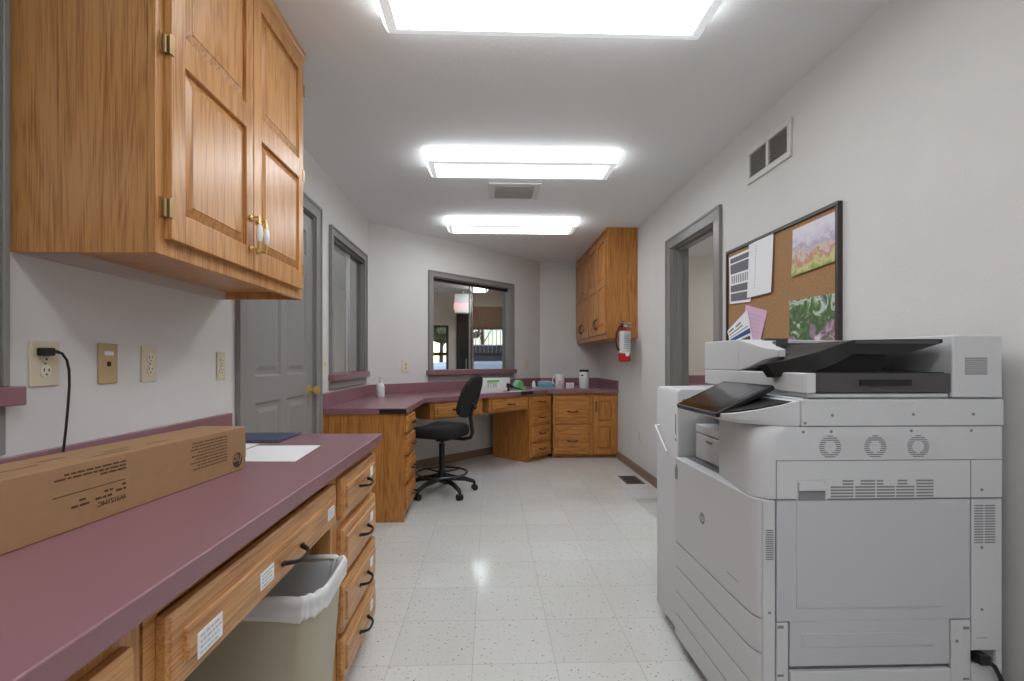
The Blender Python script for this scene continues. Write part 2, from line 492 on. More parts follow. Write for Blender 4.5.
mb.box(XL, XL + .018, c0, D1[0] + .01, 0, D1[3]).box(XL, XL + .018, D1[1] - .01, c1, 0, D1[3]).box(XL, XL + .018, c0, c1, D1[3] - .01, ct)
mb.box(XL - WT, XL, D1[0], D1[0] + .016, 0, D1[3]).box(XL - WT, XL, D1[1] - .016, D1[1], 0, D1[3]).box(XL - WT, XL, D1[0], D1[1], D1[3] - .016, D1[3])
for ya, yb in ((c0, c0 + .02), (c1 - .02, c1)): mb.box(XL + .018, XL + .025, ya, yb, 0, ct)
mb.box(XL + .018, XL + .025, c0 + .02, c1 - .02, ct - .02, ct)
S(mb, 'trim_2', 'greytrim', bevel=.004)

# ------------------------------------------------------------------ windows (local x along the wall, -y into the room)
def window(name, loc, rot, w, z0, z1, cas=.062, sash=True, apron=.05, lip=.03, sh=.058, gy=0.0):
    """outer casing from x=0..w; clear hole inside; glass sits within the wall"""
    r = struct_empty(name, loc, rot)
    mb = MB()
    mb.box(0, cas, -.018, .0, z0, z1).box(w - cas, w, -.018, .0, z0, z1).box(cas, w - cas, -.018, .0, z1 - cas, z1)
    for a, b in ((0, .016), (w - .016, w)): mb.box(a, b, -.026, -.018, z0, z1)
    mb.box(.016, w - .016, -.026, -.018, z1 - .016, z1)
    ia = cas - .007
    mb.box(ia, ia + .016, 0, WT, z0, z1 - cas + .007).box(w - ia - .016, w - ia, 0, WT, z0, z1 - cas + .007).box(ia, w - ia, 0, WT, z1 - cas - .009, z1 - cas + .007)
    mb.box(0, w, -.016, .0, z0 - .06 - apron, z0 - sh)
    mb.build('window_frame', 'greytrim', r, bevel=.003)
    MB().box(-lip, w + lip, -.045, .0, z0 - sh, z0).box(ia, w - ia, 0, WT, z0 - .0, z0 + .006).build('window_sill', 'mauve', r, bevel=.004)
    MB().box(ia + .016, w - ia - .016, .03 + gy, .075 + gy, z1 - cas - .034, z1 - cas - .009).build('track', 'darkmetal', r)
    zb, zt = z0 + .006, z1 - cas - .034
    mid = w * .5
    g = MB().box(ia + .016, mid + .02, .042 + gy, .046 + gy, zb, zt).build('sliding_pane', 'glass', r)
    MB().box(mid + .014, mid + .026, .04 + gy, .048 + gy, zb, zt).build('pane_edge', 'chrome' if sash else 'greytrim', g)
    g = MB().box(mid - .02, w - ia - .016, .058 + gy, .062 + gy, zb, zt).build('fixed_pane', 'slideglass', r)
    MB().box(mid - .026, mid - .014, .056 + gy, .064 + gy, zb, zt).build('pane_edge', 'greytrim', g)
    return r
window('window_1', (XL, .09, 0), PI / 2, 1.095, 1.05, 2.07, apron=.10, lip=.02, sh=.045)
window('window_2', (XL, 3.53, 0), PI / 2, 1.02, 1.015, 2.085, lip=.012, sh=.05, gy=-.036)
wdir = Vector((1, 1, 0)).normalized()
wl = Vector(DA) + wdir * .703
window('window_3', tuple(wl), PI / 4, 1.331, 1.01, 2.07, lip=.025, sh=.05)

# lobby windows and dark storefront frame
for i, (xa, xb, za, zb) in enumerate(holes):
    r = struct_empty('window_%d' % (4 + i), (xa, LF, 0), 0)
    w = xb - xa
    fr = MB()
    fr.box(0, .05, 0, .1, za, zb).box(w - .05, w, 0, .1, za, zb).box(0, w, 0, .1, zb - .04, zb).box(0, w, 0, .1, za, za + .05).box(.05, w - .05, 0, .1, 1.215, 1.275)
    fr.build('window_frame', 'darkmetal', r, bevel=.003)
    MB().box(.05, w - .05, .045, .05, za + .05, zb - .04).build('pane', 'glass', r)
    if i == 1:
        bl = MB()
        for k in range(7): bl.box(.09 + k * .08, .102 + k * .08, -.03, .03, 1.27, zb - .02)
        bl.build('vertical_blind', 'offwhite', r)
d = struct_empty('door_2', (-.645, LF - .02, 0), 0)
MB().box(0, .06, -.03, .02, 0, 2.02).box(.21, .27, -.03, .02, 0, 2.02).box(0, .27, -.03, .02, 1.96, 2.02).build('door_frame', 'black', d, bevel=.003)
MB().box(.06, .21, -.01, .01, 0, 1.96).build('door_leaf', 'black', d)
MB().box(.18, .195, -.05, -.01, .9, 1.15).build('door_handle', 'chrome', d)
S(MB().box(-.36, .32, LF - .03, LF - .001, 1.76, 2.16), 'trim_3', 'lobbybrown')
d = struct_empty('door_3', (-2.698, 7.45, 0), PI / 2)
MB().box(0, .09, -.03, .0, 0, 2.1).box(.9, .99, -.03, 0, 0, 2.1).box(.09, .9, -.03, 0, 2.01, 2.1).build('door_frame', 'greytrim', d, bevel=.003)
MB().box(.09, .9, -.012, 0, 0, 2.01).build('door_leaf', 'greydoor', d)

# ------------------------------------------------------------------ ceiling fixtures
def ceiling_light(loc, label, group='fluorescent ceiling lights'):
    t = thing('ceiling_light', label, 'ceiling light', loc, 0, group)
    L, Wd = 1.235, .31
    hx, hy = L / 2, Wd / 2
    MB().box(-hx + .01, hx - .01, -hy + .012, hy - .012, -.022, 0).build('housing', 'offwhite', t)
    # wraparound lens: glowing sides and bottom, duller moulded margin between them
    q = lambda ix, iy, z: [(-hx + ix, -hy + iy, z), (hx - ix, -hy + iy, z), (hx - ix, hy - iy, z), (-hx + ix, hy - iy, z)]
    mb = MB(); mb.loft([q(0, 0, -.012), q(0, 0, -.03), q(.022, .016, -.074)], cap=False)
    mb.build('lens_side', 'lensside', t)
    mb = MB(); mb.loft([q(.022, .016, -.074), q(.027, .02, -.078), q(.062, .05, -.082)], cap=False)
    mb.build('lens_margin', 'lensrim', t)
    mb = MB(); mb.loft([q(.062, .05, -.082), q(.07, .06, -.0835)], cap=False); mb.f([mb.v(c) for c in q(.07, .06, -.0835)])
    mb.build('diffuser', 'lens', t)
    return t
l1 = ceiling_light((.21, 1.735, H), 'large bright fluorescent ceiling light cut off by the top edge of the photo')
dup(l1, (.205, 3.20, H), label='middle fluorescent ceiling light, just in front of the square ceiling vent')
dup(l1, (.205, 4.65, H), label='farthest and smallest looking fluorescent ceiling light in the work room')
dup(l1, (.205, .27, H), label='ceiling light over the near countertop, above the photo frame')
dup(l1, (.205, -1.1, H), label='ceiling light at the near end of the room, behind the viewpoint')
ll = dup(l1, (-.19, 8.3, H), PI / 2, label='lobby ceiling light seen through the interior window')
ll['group'] = 'lobby lights'
lk = dup(l1, (-2.15, 4.9, H), PI / 2, label='unseen ceiling light added to brighten the lobby behind the left sliding window')  # added out of view to brighten the lobby behind the left window
lk['group'] = 'lobby lights'
lo = dup(l1, (2.6, 4.0, H), label='unseen ceiling light added to light the office beyond the open doorway')  # unseen fixture, put in to light the office
lo['group'] = 'added office lights'
lo2 = dup(l1, (3.35, 4.9, H), PI / 2, label='second unseen ceiling light added to brighten the office beyond the open doorway, nearer its far wall')  # another unseen fixture, added because the office came out dark
lo2['group'] = 'added office lights'

# ------------------------------------------------------------------ vents
t = thing('ceiling_vent', 'flat square vent in the ceiling behind the middle light', 'vent', (.185, 3.79, H))
MB().box(-.195, .195, -.17, .17, -.012, 0).build('vent_frame', 'offwhite', t, bevel=.004)
mb = MB()
for k in range(9): mb.box(-.15, .15, -.125 + k * .0305, -.108 + k * .0305, -.016, -.0125)
mb.build('louvre', plain('louvre_beige', (176, 172, 164), .6), t)
t = thing('wall_vent', 'white framed return air vent high on the wall above the cork board', 'vent', (XR, 2.52, 2.10))
fr = MB()
for (ya, yb, za, zb) in ((-.2, .2, 0, .03), (-.2, .2, .16, .19), (-.2, -.172, .03, .16), (.172, .2, .03, .16), (-.012, .012, .03, .16)): fr.box(-.014, 0, ya, yb, za, zb)
fr.build('vent_frame', 'offwhite', t, bevel=.003)
MB().box(-.002, 0, -.175, .175, .028, .162).build('duct_opening', 'duct', t)
mb = MB()
for a, b in ((-.172, -.012), (.012, .172)):
    for k in range(10): mb.prism([(-.010, .034 + k * .0125), (-.008, .034 + k * .0125), (-.002, .044 + k * .0125), (-.004, .044 + k * .0125)], 'y', a, b)
mb.build('louvre', plain('louvre_grey', (150, 146, 140), .6), t)
t = thing('floor_vent', 'brown metal floor register near the right baseboard', 'vent', (1.315, 4.53, 0))
MB().box(-.085, .085, -.15, .15, 0, .006).build('vent_frame', 'brownvent', t, bevel=.002)
mb = MB()
for k in range(13): mb.box(-.065, .065, -.128 + k * .0205, -.118 + k * .0205, .006, .0068)
mb.build('grille', 'slot', t)
S(MB().box(1.165, XR - .001, 3.385, 3.93, 0, .0012), 'floor_patch', 'patch')

# ------------------------------------------------------------------ cabinet helpers (local: x width, front at y=0 facing -y, z up)
def front_panel(mb, x0, x1, z0, z1, panels, y=0.0, t=.02, slope=.028):
    a, b = panels[0][0], panels[0][1]
    mb.box(x0, a, y - t, y, z0, z1).box(b, x1, y - t, y, z0, z1)
    zs = [z0] + [z for p in panels for z in (p[2], p[3])] + [z1]
    for i in range(0, len(zs), 2): mb.box(a, b, y - t, y, zs[i], zs[i + 1])
def raised_fields(parent, panels, y=0.0, t=.02, slope=.028, m='oakz'):
    for (pa, pb, za, zb) in panels:
        q = lambda i, yy: [(pa + i, yy, za + i), (pb - i, yy, za + i), (pb - i, yy, zb - i), (pa + i, yy, zb - i)]
        mb = MB(); mb.loft([q(-.002, y - .002), q(-.002, y - t + .012), q(.006, y - t + .012), q(slope, y - t + .003), q(slope + .001, y - t + .001)], cap=False)
        mb.f([mb.v(c) for c in q(slope + .001, y - t + .001)])
        mb.build('raised_panel', m, parent)
def drawer_front(mb, x0, x1, z0, z1, y=0.0, t=.02, e=.03):
    """slab with a raised, bevelled centre field"""
    q = lambda i, yy: [(x0 + i, yy, z0 + i), (x1 - i, yy, z0 + i), (x1 - i, yy, z1 - i), (x0 + i, yy, z1 - i)]
    mb.loft([q(0, y), q(0, y - t + .006), q(.006, y - t), q(e, y - t), q(e + .0005, y - t - .005), q(e + .003, y - t - .007)])
def pull(mb, cx, cz, y, L=.1, vertical=False, out=.026, r=.0042):
    pts = []
    for k in range(9):
        s = -1 + k / 4.0
        pts.append((s * L / 2, y - out * (1 - s ** 4) - .002, -.006 * (1 - s * s)))
    pts = [(cx + p[2], p[1], cz + p[0]) if vertical else (cx + p[0], p[1], cz + p[2]) for p in pts]
    mb.tube(pts, [r * 1.5, r * 1.2, r, r, r * 1.15, r, r, r * 1.2, r * 1.5], 8)
    for s in (-1, 1):
        if vertical: mb.ball((cx, y - .003, cz + s * L * .52), .01, .7, .4, 1.3, 1)
        else: mb.ball((cx + s * L * .52, y - .003, cz), .01, 1.3, .4, .7, 1)
def label_card(mb, x0, x1, z0, z1, y): mb.box(x0, x1, y - .0012, y, z0, z1)
def card_lines(mb, x0, x1, z0, z1, y, n=4):
    h = (z1 - z0) / (n * 2 + 1)
    for k in range(n):
        x = x0 + .006
        while x < x1 - .012:
            w = random.uniform(.004, .014)
            mb.box(x, min(x + w, x1 - .004), y - .0016, y - .0012, z0 + h * (2 * k + 1), z0 + h * (2 * k + 1.8)); x += w + .003

# ---- near left worktop run (front faces +X): local x = world Y
YN = -1.3
t = thing('countertop', 'long mauve laminate countertop in the foreground carrying the cardboard box', 'countertop', (XL, YN, 0))
MB().box(0, .703, 0, 2.045 - YN, .772, .81).build('worktop', 'mauve', t, bevel=.004)
MB().box(0, .02, 0, 2.19 - YN, .81, .882).build('backsplash', 'mauve', t, bevel=.003)

def carcass(t, w, d, z0, z1, kick=.0, deep=False):
    MB().box(0, w, .02, d, z0 + kick, z1).build('carcass', 'oakz2' if deep else 'oakz', t)
    mb = MB()
    mb.box(0, w, 0, .02, z0 + kick, z1)
    mb.build('face_frame', 'oakz2' if deep else 'oakz', t, bevel=.002)
    if kick:
        MB().box(.0, w, .05, d, z0, z0 + kick).build('toe_kick', 'oakx2' if deep else 'oakx', t)

X0 = -.485
t = thing('base_cabinet', 'oak base cabinet with four labelled drawers beside the beige trash can', 'cabinet', (X0, 1.505, 0), PI / 2)
carcass(t, .525, .66, .0, .772, kick=.06)
for i, (za, zb) in enumerate(((.605, .738), (.42, .575), (.245, .398), (.085, .225))):
    mb = MB(); drawer_front(mb, .06, .505, za, zb)
    dr = mb.build('drawer', 'oakx', t, bevel=.0015)
    p = MB(); pull(p, .29, (za + zb) / 2, -.027, .105); p.build('drawer_pull', 'bronze', dr, smooth=True, angle=60)
    zc = (za + zb) / 2 + .008
    c = MB(); label_card(c, .385, .425, zc - .012, zc + .022, -.027); lb = c.build('label_card', 'white', dr)
t = thing('desk_unit', 'wide oak drawer under the near countertop above the trash can', 'drawer', (X0, .70, 0), PI / 2)
mb = MB(); mb.box(0, .805, 0, .02, .742, .772).box(0, .03, 0, .02, .60, .742).box(.785, .805, 0, .02, .60, .742).box(.02, .785, .02, .5, .62, .74)
mb.build('apron', 'oakx', t)
mb = MB(); drawer_front(mb, .025, .80, .618, .738, e=.034)
dr = mb.build('drawer', 'oakx', t, bevel=.0015)
p = MB(); pull(p, .452, .662, -.027, .105, out=.026, r=.0042); p.build('drawer_pull', 'bronze', dr, smooth=True, angle=60)
for xa, xb, za, zb in ((.082, .152, .642, .682), (.292, .352, .650, .684), (.70, .755, .656, .688)):
    c = MB(); label_card(c, xa, xb, za, zb, -.027); lb = c.build('label_card', 'white', dr)
    g = MB(); card_lines(g, xa, xb, za, zb, -.027, 4); g.build('printed_lines', 'cardline', dr)
t = thing('base_cabinet', 'oak base cabinet in the bottom foreground corner, left of the wide drawer', 'cabinet', (X0, YN, 0), PI / 2)
w = .695 - YN
carcass(t, w, .66, 0, .772, kick=.06)
for k in range(4):
    x1 = w - .035 - k * .5; x0 = x1 - .46
    mb = MB(); drawer_front(mb, x0, x1, .60, .735); dr = mb.build('drawer', 'oakx', t, bevel=.0015)
    p = MB(); pull(p, (x0 + x1) / 2, .667, -.027, .105); p.build('drawer_pull', 'bronze', dr, smooth=True, angle=60)
    pn = [(x0 + .06, x1 - .06, .15, .515)]; mb = MB(); front_panel(mb, x0, x1, .09, .575, pn); dd = mb.build('cabinet_door', 'oakz', t, bevel=.0015); raised_fields(dd, pn)
    p = MB(); pull(p, x1 - .03, .50, -.02, .1, True); p.build('door_pull', 'bronze', dd, smooth=True, angle=60)

# ---- trash can with liner
def rrect(cx, cy, hx, hy, r, z, n=5, wob=0.0):
    pts = []
    for (sx, sy, a0) in ((1, 1, 0), (-1, 1, PI / 2), (-1, -1, PI), (1, -1, 1.5 * PI)):
        for k in range(n + 1):
            a = a0 + PI / 2 * k / n
            pts.append((cx + sx * (hx - r) + r * math.cos(a) + random.uniform(-wob, wob), cy + sy * (hy - r) + r * math.sin(a) + random.uniform(-wob, wob), z + random.uniform(-wob, wob)))
    return pts
t = thing('trash_can', 'beige rectangular trash can with white plastic liner under the desk drawer', 'trash can', (-.615, 1.358, 0))
R = lambda hx, hy, z, r=.05, w=0: rrect(0, 0, hx, hy, r, z, 6, w)
mb = MB(); mb.loft([R(.145, .098, 0), R(.15, .103, .02), R(.182, .124, .50), R(.19, .131, .505), R(.19, .131, .52), R(.180, .122, .52), R(.146, .098, .03)])
mb.build('bin_body', 'bin', t, smooth=True, angle=50)
random.seed(3)
folds = [random.uniform(-1, 1) for _ in range(52)]
dips = [.5 * math.sin(k * .55) + random.uniform(-.6, .6) for k in range(52)]
def linerring(hx, hy, z, w, zw):
    out = []
    for k, (x, y, zz) in enumerate(rrect(0, 0, hx, hy, .055, z, 12)):
        f = 1 + (folds[k] * .028 if z > .4 else folds[k] * .05)
        out.append((x * f + random.uniform(-w, w) * .6, y * f + random.uniform(-w, w) * .6, zz + dips[k] * zw * 1.2 + random.uniform(-zw, zw) * .5))
    return out
mb = MB(); mb.loft([linerring(.190, .131, .468, .004, .012), linerring(.197, .138, .478, .004, .006), linerring(.193, .134, .494, .004, .004), linerring(.199, .140, .508, .004, .004), linerring(.196, .137, .526, .004, .006), linerring(.189, .130, .532, .003, .007), linerring(.178, .119, .518, .005, .004), linerring(.172, .115, .46, .007, .006), linerring(.168, .112, .40, .006, .006), linerring(.15, .10, .2, .008, .01), linerring(.13, .085, .06, .006, .006)], cap=False)
lm = plain('liner_film', (244, 244, 246), .35)
p = lm.node_tree.nodes['Principled BSDF']; p.inputs['Alpha'].default_value = .8
ln = mb.build('bin_liner', lm, t, smooth=True, angle=80)
sb = ln.modifiers.new('s', 'SUBSURF'); sb.levels = 1; sb.render_levels = 1

# ------------------------------------------------------------------ near upper cabinet
t = thing('wall_cabinet', 'large oak wall cabinet with two doors above the near countertop', 'cabinet', (-.807, 1.208, 1.372), PI / 2)
h = H - 1.372 - .002
w = .925
d = .342
mb = MB()
mb.box(0, .016, .02, d, 0, h).box(w - .016, w, .02, d, 0, h).box(.016, w - .016, .02, d, h - .016, h).box(.016, w - .016, d - .008, d, 0, h).box(.016, w - .016, .02, d - .008, .03, .046)
mb.build('carcass', 'oakz', t)
MB().box(.016, w - .016, d - .028, d - .008, 0, .03).build('mounting_cleat', 'cleat', t)
mb = MB(); mb.box(0, .035, 0, .02, 0, h).box(w - .04, w, 0, .02, 0, h).box(.42, .455, 0, .02, .03, h).box(.035, w - .04, 0, .02, 0, .05).box(.035, w - .04, 0, .02, h - .08, h)
mb.build('face_frame', 'oakz', t, bevel=.002)
mb = MB(); mb.prism([(0, h - .05), (-.004, h - .05), (-.007, h - .04), (-.010, h - .025), (-.015, h - .016), (-.015, h), (0, h)], 'x', -.0, w)
mb.build('crown_moulding', 'oakx', t)
z = lambda zz: zz - 1.372
for i, (xa, xb) in enumerate(((.030, .448), (.453, .884))):
    pn = [(xa + .055, xb - .045, z(1.485), z(1.868)), (xa + .055, xb - .045, z(1.945), z(2.315))]
    mb = MB(); front_panel(mb, xa, xb, z(1.412), z(2.355), pn)
    dd = mb.build('cabinet_door', 'oakz', t, bevel=.002); raised_fields(dd, pn, slope=.03)
    px = xb - .022 if i == 0 else xa + .022
    p = MB()
    for zz in (z(1.48), z(1.58)):
        p.ball((px, -.024, zz), .011, 1, .5, 1, 2)
        p.tube([(px, -.02, zz), (px, -.048, zz + (.004 if zz > z(1.5) else -.004)), (px, -.05, zz + (-.02 if zz > z(1.5) else .02))], [.0035, .004, .006], 10)
    p.tube([(px, -.05, z(1.495)), (px, -.05, z(1.565))], .004, 8)
    p.build('door_pull', 'brass', dd, smooth=True, angle=60)
    q = MB(); q.lathe([(.005, z(1.502)), (.0085, z(1.508)), (.0115, z(1.53)), (.0085, z(1.552)), (.005, z(1.558))], 0, 0, 16)
    bmesh.ops.translate(q.bm, verts=q.bm.verts, vec=(px, -.05, 0))
    q.build('porcelain_grip', 'porcelain', dd, smooth=True, angle=60)
    hx = xa - .006 if i == 0 else xb + .006
    for zz in (1.488, 1.891, 2.25):
        hm = MB().box(hx - .012, hx + .004, -.004, .001, z(zz) - .024, z(zz) + .024); hm.cyl((hx, -.008, z(zz) - .022), (hx, -.008, z(zz) + .022), .006, n=12)
        hm.box(hx - .005, hx + .013, -.022, -.019, z(zz) - .024, z(zz) + .024) if i == 0 else hm.box(hx - .013, hx + .005, -.022, -.019, z(zz) - .024, z(zz) + .024)
        hm.build('hinge', 'antique', t, smooth=True)

# ------------------------------------------------------------------ far worktop and cabinets
ZT = .786
t = thing('countertop', 'mauve L-bent desk countertop running along the far walls under the interior windows', 'countertop', (-1.15, 3.37, 0))
ex = lambda x, y: (x + 1.15, y - 3.37)
poly = [(-1.15, 3.372), (-.572, 3.372), (-.572, 4.288), (.66, 5.52), (XR, 5.52), (XR, YB), (.665, YB), (-1.15, 4.685)]
mb = MB(); mb.prism([ex(*p) for p in poly], 'z', ZT - .042, ZT); mb.build('worktop', 'mauve', t, bevel=.004)
k = .02
mb = MB()
mb.prism([ex(*p) for p in [(-1.15, 3.372), (-1.13, 3.372), (-1.13, 4.677), (-1.15, 4.685)]], 'z', ZT, ZT + .10)
mb.prism([ex(*p) for p in [(-1.15, 4.685), (-1.13, 4.677), (.673, 6.48), (.665, YB)]], 'z', ZT, ZT + .10)
mb.prism([ex(*p) for p in [(.665, YB), (.673, 6.48), (XR - .02, 6.48), (XR, YB)]], 'z', ZT, ZT + .10)
mb.prism([ex(*p) for p in [(XR, YB), (XR - .02, 6.48), (XR - .02, 5.53), (XR, 5.53)]], 'z', ZT, ZT + .10)
mb.build('backsplash', 'mauve', t, bevel=.003)
# black tape on two stretches of the edge
MB().box(*(ex(-.755, 0)[0], ex(-.573, 0)[0]), -.0012 + .002, .0042, ZT - .04, ZT - .006).build('edge_tape', 'black', t)
mb = MB(frame((ex(.33, 5.19)[0], ex(.33, 5.19)[1], 0), (1, 1, 0), (-1, 1, 0))); mb.box(.0, .20, -.0015, .001, ZT - .036, ZT - .004); mb.build('edge_tape', 'black', t)

# left end cabinet: drawers face +X
t = thing('base_cabinet', 'oak desk cabinet with plain end panel left of the drafting chair', 'cabinet', (-.592, 3.396, 0), PI / 2)
carcass(t, .41, .555, 0, ZT - .042, kick=.05, deep=True)
MB().box(-.006, 0, .0, .556, 0, ZT - .042).build('end_panel', 'oakz2', t)
for za, zb in ((.615, .725), (.455, .585), (.265, .425), (.075, .24)):
    mb = MB(); drawer_front(mb, .03, .385, za, zb); dr = mb.build('drawer', 'oakx2', t, bevel=.0015)
    p = MB(); pull(p, .205, (za + zb) / 2, -.027, .1); p.build('drawer_pull', 'bronze', dr, smooth=True, angle=60)
# pencil drawers under the diagonal counter; local x along the diagonal, front plane y-x=4.88
DQ = lambda X: (X, X + 4.895, 0)
def pencil(X0_, X1_, label, pullL, zc):
    w = (X1_ - X0_) * math.sqrt(2)
    t = thing('desk_unit', label, 'drawer', DQ(X0_), PI / 4)
    MB().box(0, w, 0, .02, .585, ZT - .042).box(0, .02, .02, .5, .585, ZT - .042).box(w - .02, w, .02, .5, .585, ZT - .042).box(.02, w - .02, .02, .5, .6, .62).build('apron', 'oakx2', t)
    mb = MB(); drawer_front(mb, .035, w - .035, .598, .722); dr = mb.build('drawer', 'oakx2', t, bevel=.0015)
    p = MB(); pull(p, w * .5, zc, -.027, pullL, r=.006 if pullL > .12 else .0045); p.build('drawer_pull', 'bronze', dr, smooth=True, angle=60)
pencil(-.53, -.075, 'oak desk drawer under the diagonal counter, behind the drafting chair', .15, .665)
pencil(-.012, .415, 'oak desk drawer right of the drafting chair, under the white caddy', .1, .665)
# drawer stack in the corner
t = thing('base_cabinet', 'narrow oak cabinet with four drawers at the bend of the far counter', 'cabinet', DQ(.424), PI / 4)
w = .40
carcass(t, w, .55, 0, ZT - .042, kick=.05, deep=True)
for za, zb in ((.592, .712), (.41, .55), (.222, .388), (.06, .20)):
    mb = MB(); drawer_front(mb, .04, w - .04, za, zb); dr = mb.build('drawer', 'oakx2', t, bevel=.0015)
    p = MB(); pull(p, w / 2, (za + zb) / 2 + .01, -.027, .1); p.build('drawer_pull', 'bronze', dr, smooth=True, angle=60)
YC = 5.56
t = thing('file_cabinet', 'oak cabinet with two big file drawers against the back wall', 'cabinet', (.715, YC, 0), 0)
w = 1.165 - .715
carcass(t, w, .9, 0, ZT - .042, kick=.04, deep=True)
for za, zb in ((.394, .715), (.055, .382)):
    mb = MB(); drawer_front(mb, .022, w - .035, za, zb, e=.035); dr = mb.build('drawer', 'oakx2', t, bevel=.0015)
    p = MB(); pull(p, w * .49, (za + zb) / 2 - .015, -.027, .1); p.build('drawer_pull', 'bronze', dr, smooth=True, angle=60)
t = thing('base_cabinet', 'narrow oak cabinet with one two-panel door in the far right corner', 'cabinet', (1.166, YC, 0), 0)
w = XR - .002 - 1.166
carcass(t, w, .9, 0, ZT - .042, kick=.04, deep=True)
pn = [(.062, w - .075, .11, .37), (.062, w - .075, .42, .66)]
mb = MB(); front_panel(mb, .015, w - .03, .05, .715, pn); dd = mb.build('cabinet_door', 'oakz2', t, bevel=.0015); raised_fields(dd, pn, m='oakz2', slope=.02)
p = MB(); pull(p, .04, .59, -.02, .095, True); p.build('door_pull', 'bronze', dd, smooth=True, angle=60)

# far upper cabinets on the right wall, front faces -X
def far_upper(y_near, label, crown_end):
    t = thing('wall_cabinet', label, 'cabinet', (1.16, y_near, 1.335), -PI / 2, 'far wall cabinets')
    # local x runs to -Y, so the unit spans x = -w..0
    w = .845; hh = H - 1.335 - .002
    MB().box(-w, 0, .02, .298, .0, hh).build('carcass', 'oakz2', t)
    MB().box(-w, 0, 0, .02, 0, hh).build('face_frame', 'oakz2', t, bevel=.002)
    MB().box(-w - .0, 0 + (.012 if crown_end else 0), -.014, .0, hh - .03, hh).build('crown_moulding', 'oakx2', t, bevel=.004)
    for i, (xa, xb) in enumerate(((-.405, -.022), (-w + .022, -.425))):
        zz = lambda v: v - 1.335
        pn = [(xa + .055, xb - .055, zz(1.46), zz(1.86)), (xa + .055, xb - .055, zz(1.93), zz(2.31))]
        mb = MB(); front_panel(mb, xa, xb, zz(1.385), zz(2.375), pn)
        dd = mb.build('cabinet_door', 'oakz2', t, bevel=.002); raised_fields(dd, pn, m='oakz2')
        p = MB(); pull(p, xa + .03 if i == 0 else xb - .03, zz(1.50), -.02, .1, True); p.build('door_pull', 'bronze', dd, smooth=True, angle=60)
        hx = xb + .006 if i == 0 else xa - .006
        for v in (1.48, 1.90, 2.29): MB().box(hx - .01, hx + .008, -.012, .0, zz(v) - .028, zz(v) + .028).build('hinge', 'antique', t, bevel=.002)
    return t
far_upper(4.80, 'oak wall cabinet over the far counter, nearer one carrying the fire extinguisher', True)
far_upper(5.65, 'oak wall cabinet over the far counter, farther one reaching the back wall', False)

# ------------------------------------------------------------------ drafting chair
CX, CY = -.405, 4.14
t = thing('drafting_chair', 'black fabric drafting chair on casters with a foot ring at the diagonal desk', 'chair', (CX, CY, 0))
for a in (17, -55, -127, 161, 89):
    a = math.radians(a); ca, sa = math.cos(a), math.sin(a)
    P = lambda r, z: (r * ca, r * sa, z)
    mb = MB(); mb.tube([P(.02, .125), P(.09, .122), P(.20, .105), P(.275, .078), P(.288, .062)], [.024, .024, .02, .017, .012], 10)
    lg = mb.build('base_arm', 'black', t, smooth=True, angle=60)
    c = MB()
    n = (-sa, ca)
    for s in (-1, 1):
        x, y = .285 * ca + n[0] * s * .012, .285 * sa + n[1] * s * .012
        c.cyl((x - n[0] * .009, y - n[1] * .009, .026), (x + n[0] * .009, y + n[1] * .009, .026), .026, n=18)
    c.tube([P(.285, .03), P(.285, .065)], .01, 10)
    c.build('caster', 'black', t, smooth=True)
MB().lathe([(.036, .095), (.04, .13), (.03, .16), (.024, .165), (.024, .42), (.012, .422), (.012, .47)], 0, 0, 20).build('gas_column', 'black', t, smooth=True)
mb = MB(); mb.torus((0, 0, .172), .212, .009, 40, 8)
fr = mb.build('foot_ring', plain('ring_metal', (90, 90, 92), .25, metal=.9), t, smooth=True, angle=80)
mb = MB()
for k in range(4):
    a = PI / 4 + k * PI / 2; mb.tube([(.024 * math.cos(a), .024 * math.sin(a), .17), (.21 * math.cos(a), .21 * math.sin(a), .172)], .007, 8)
mb.lathe([(.032, .155), (.032, .19)], 0, 0, 16)
mb.build('ring_spoke', 'black', fr, smooth=True)
fa = math.radians(160)              # facing direction
fx, fy = math.cos(fa), math.sin(fa)
loc = Matrix(((fy, fx, 0, 0), (-fx, fy, 0, 0), (0, 0, 1, 0), (0, 0, 0, 1)))    # local y = forward, x = right
mb = MB(loc)
rings = []
for sc, z in ((.70, .475), (.96, .485), (1.0, .515), (1.0, .545), (.95, .566), (.80, .576), (.4, .572)):
    ring = []
    for k in range(36):
        a = 2 * PI * k / 36
        e = .62
        x = .235 * math.copysign(abs(math.cos(a)) ** e, math.cos(a)); y = .225 * math.copysign(abs(math.sin(a)) ** e, math.sin(a))
        dz = -.025 * max(0, (y - .1) / .125) ** 2 if z > .5 else 0
        ring.append((x * sc, y * sc + .02, z + dz))
    rings.append(ring)
mb.loft(rings); mb.build('seat', 'blackfab', t, smooth=True, angle=70)
mb = MB(loc); mb.box(-.07, .07, -.1, .09, .455, .478).box(-.035, .035, -.04, .04, .435, .456); mb.tube([(.06, .02, .462), (.16, .03, .458), (.235, .03, .452)], [.006, .006, .009], 8)
mb.build('seat_mechanism', 'black', t, bevel=.003)
mb = MB(loc); mb.tube([(0, -.06, .466), (0, -.2, .463), (0, -.262, .478), (0, -.278, .52), (0, -.262, .64), (0, -.285, .76)], [.014, .014, .015, .015, .015, .012], 10)
mb.ball((0, -.30, .73), .022, 1, .8, 1, 2)
mb.build('back_support', 'black', t, smooth=True, angle=70)
mb = MB(loc)
rings = []
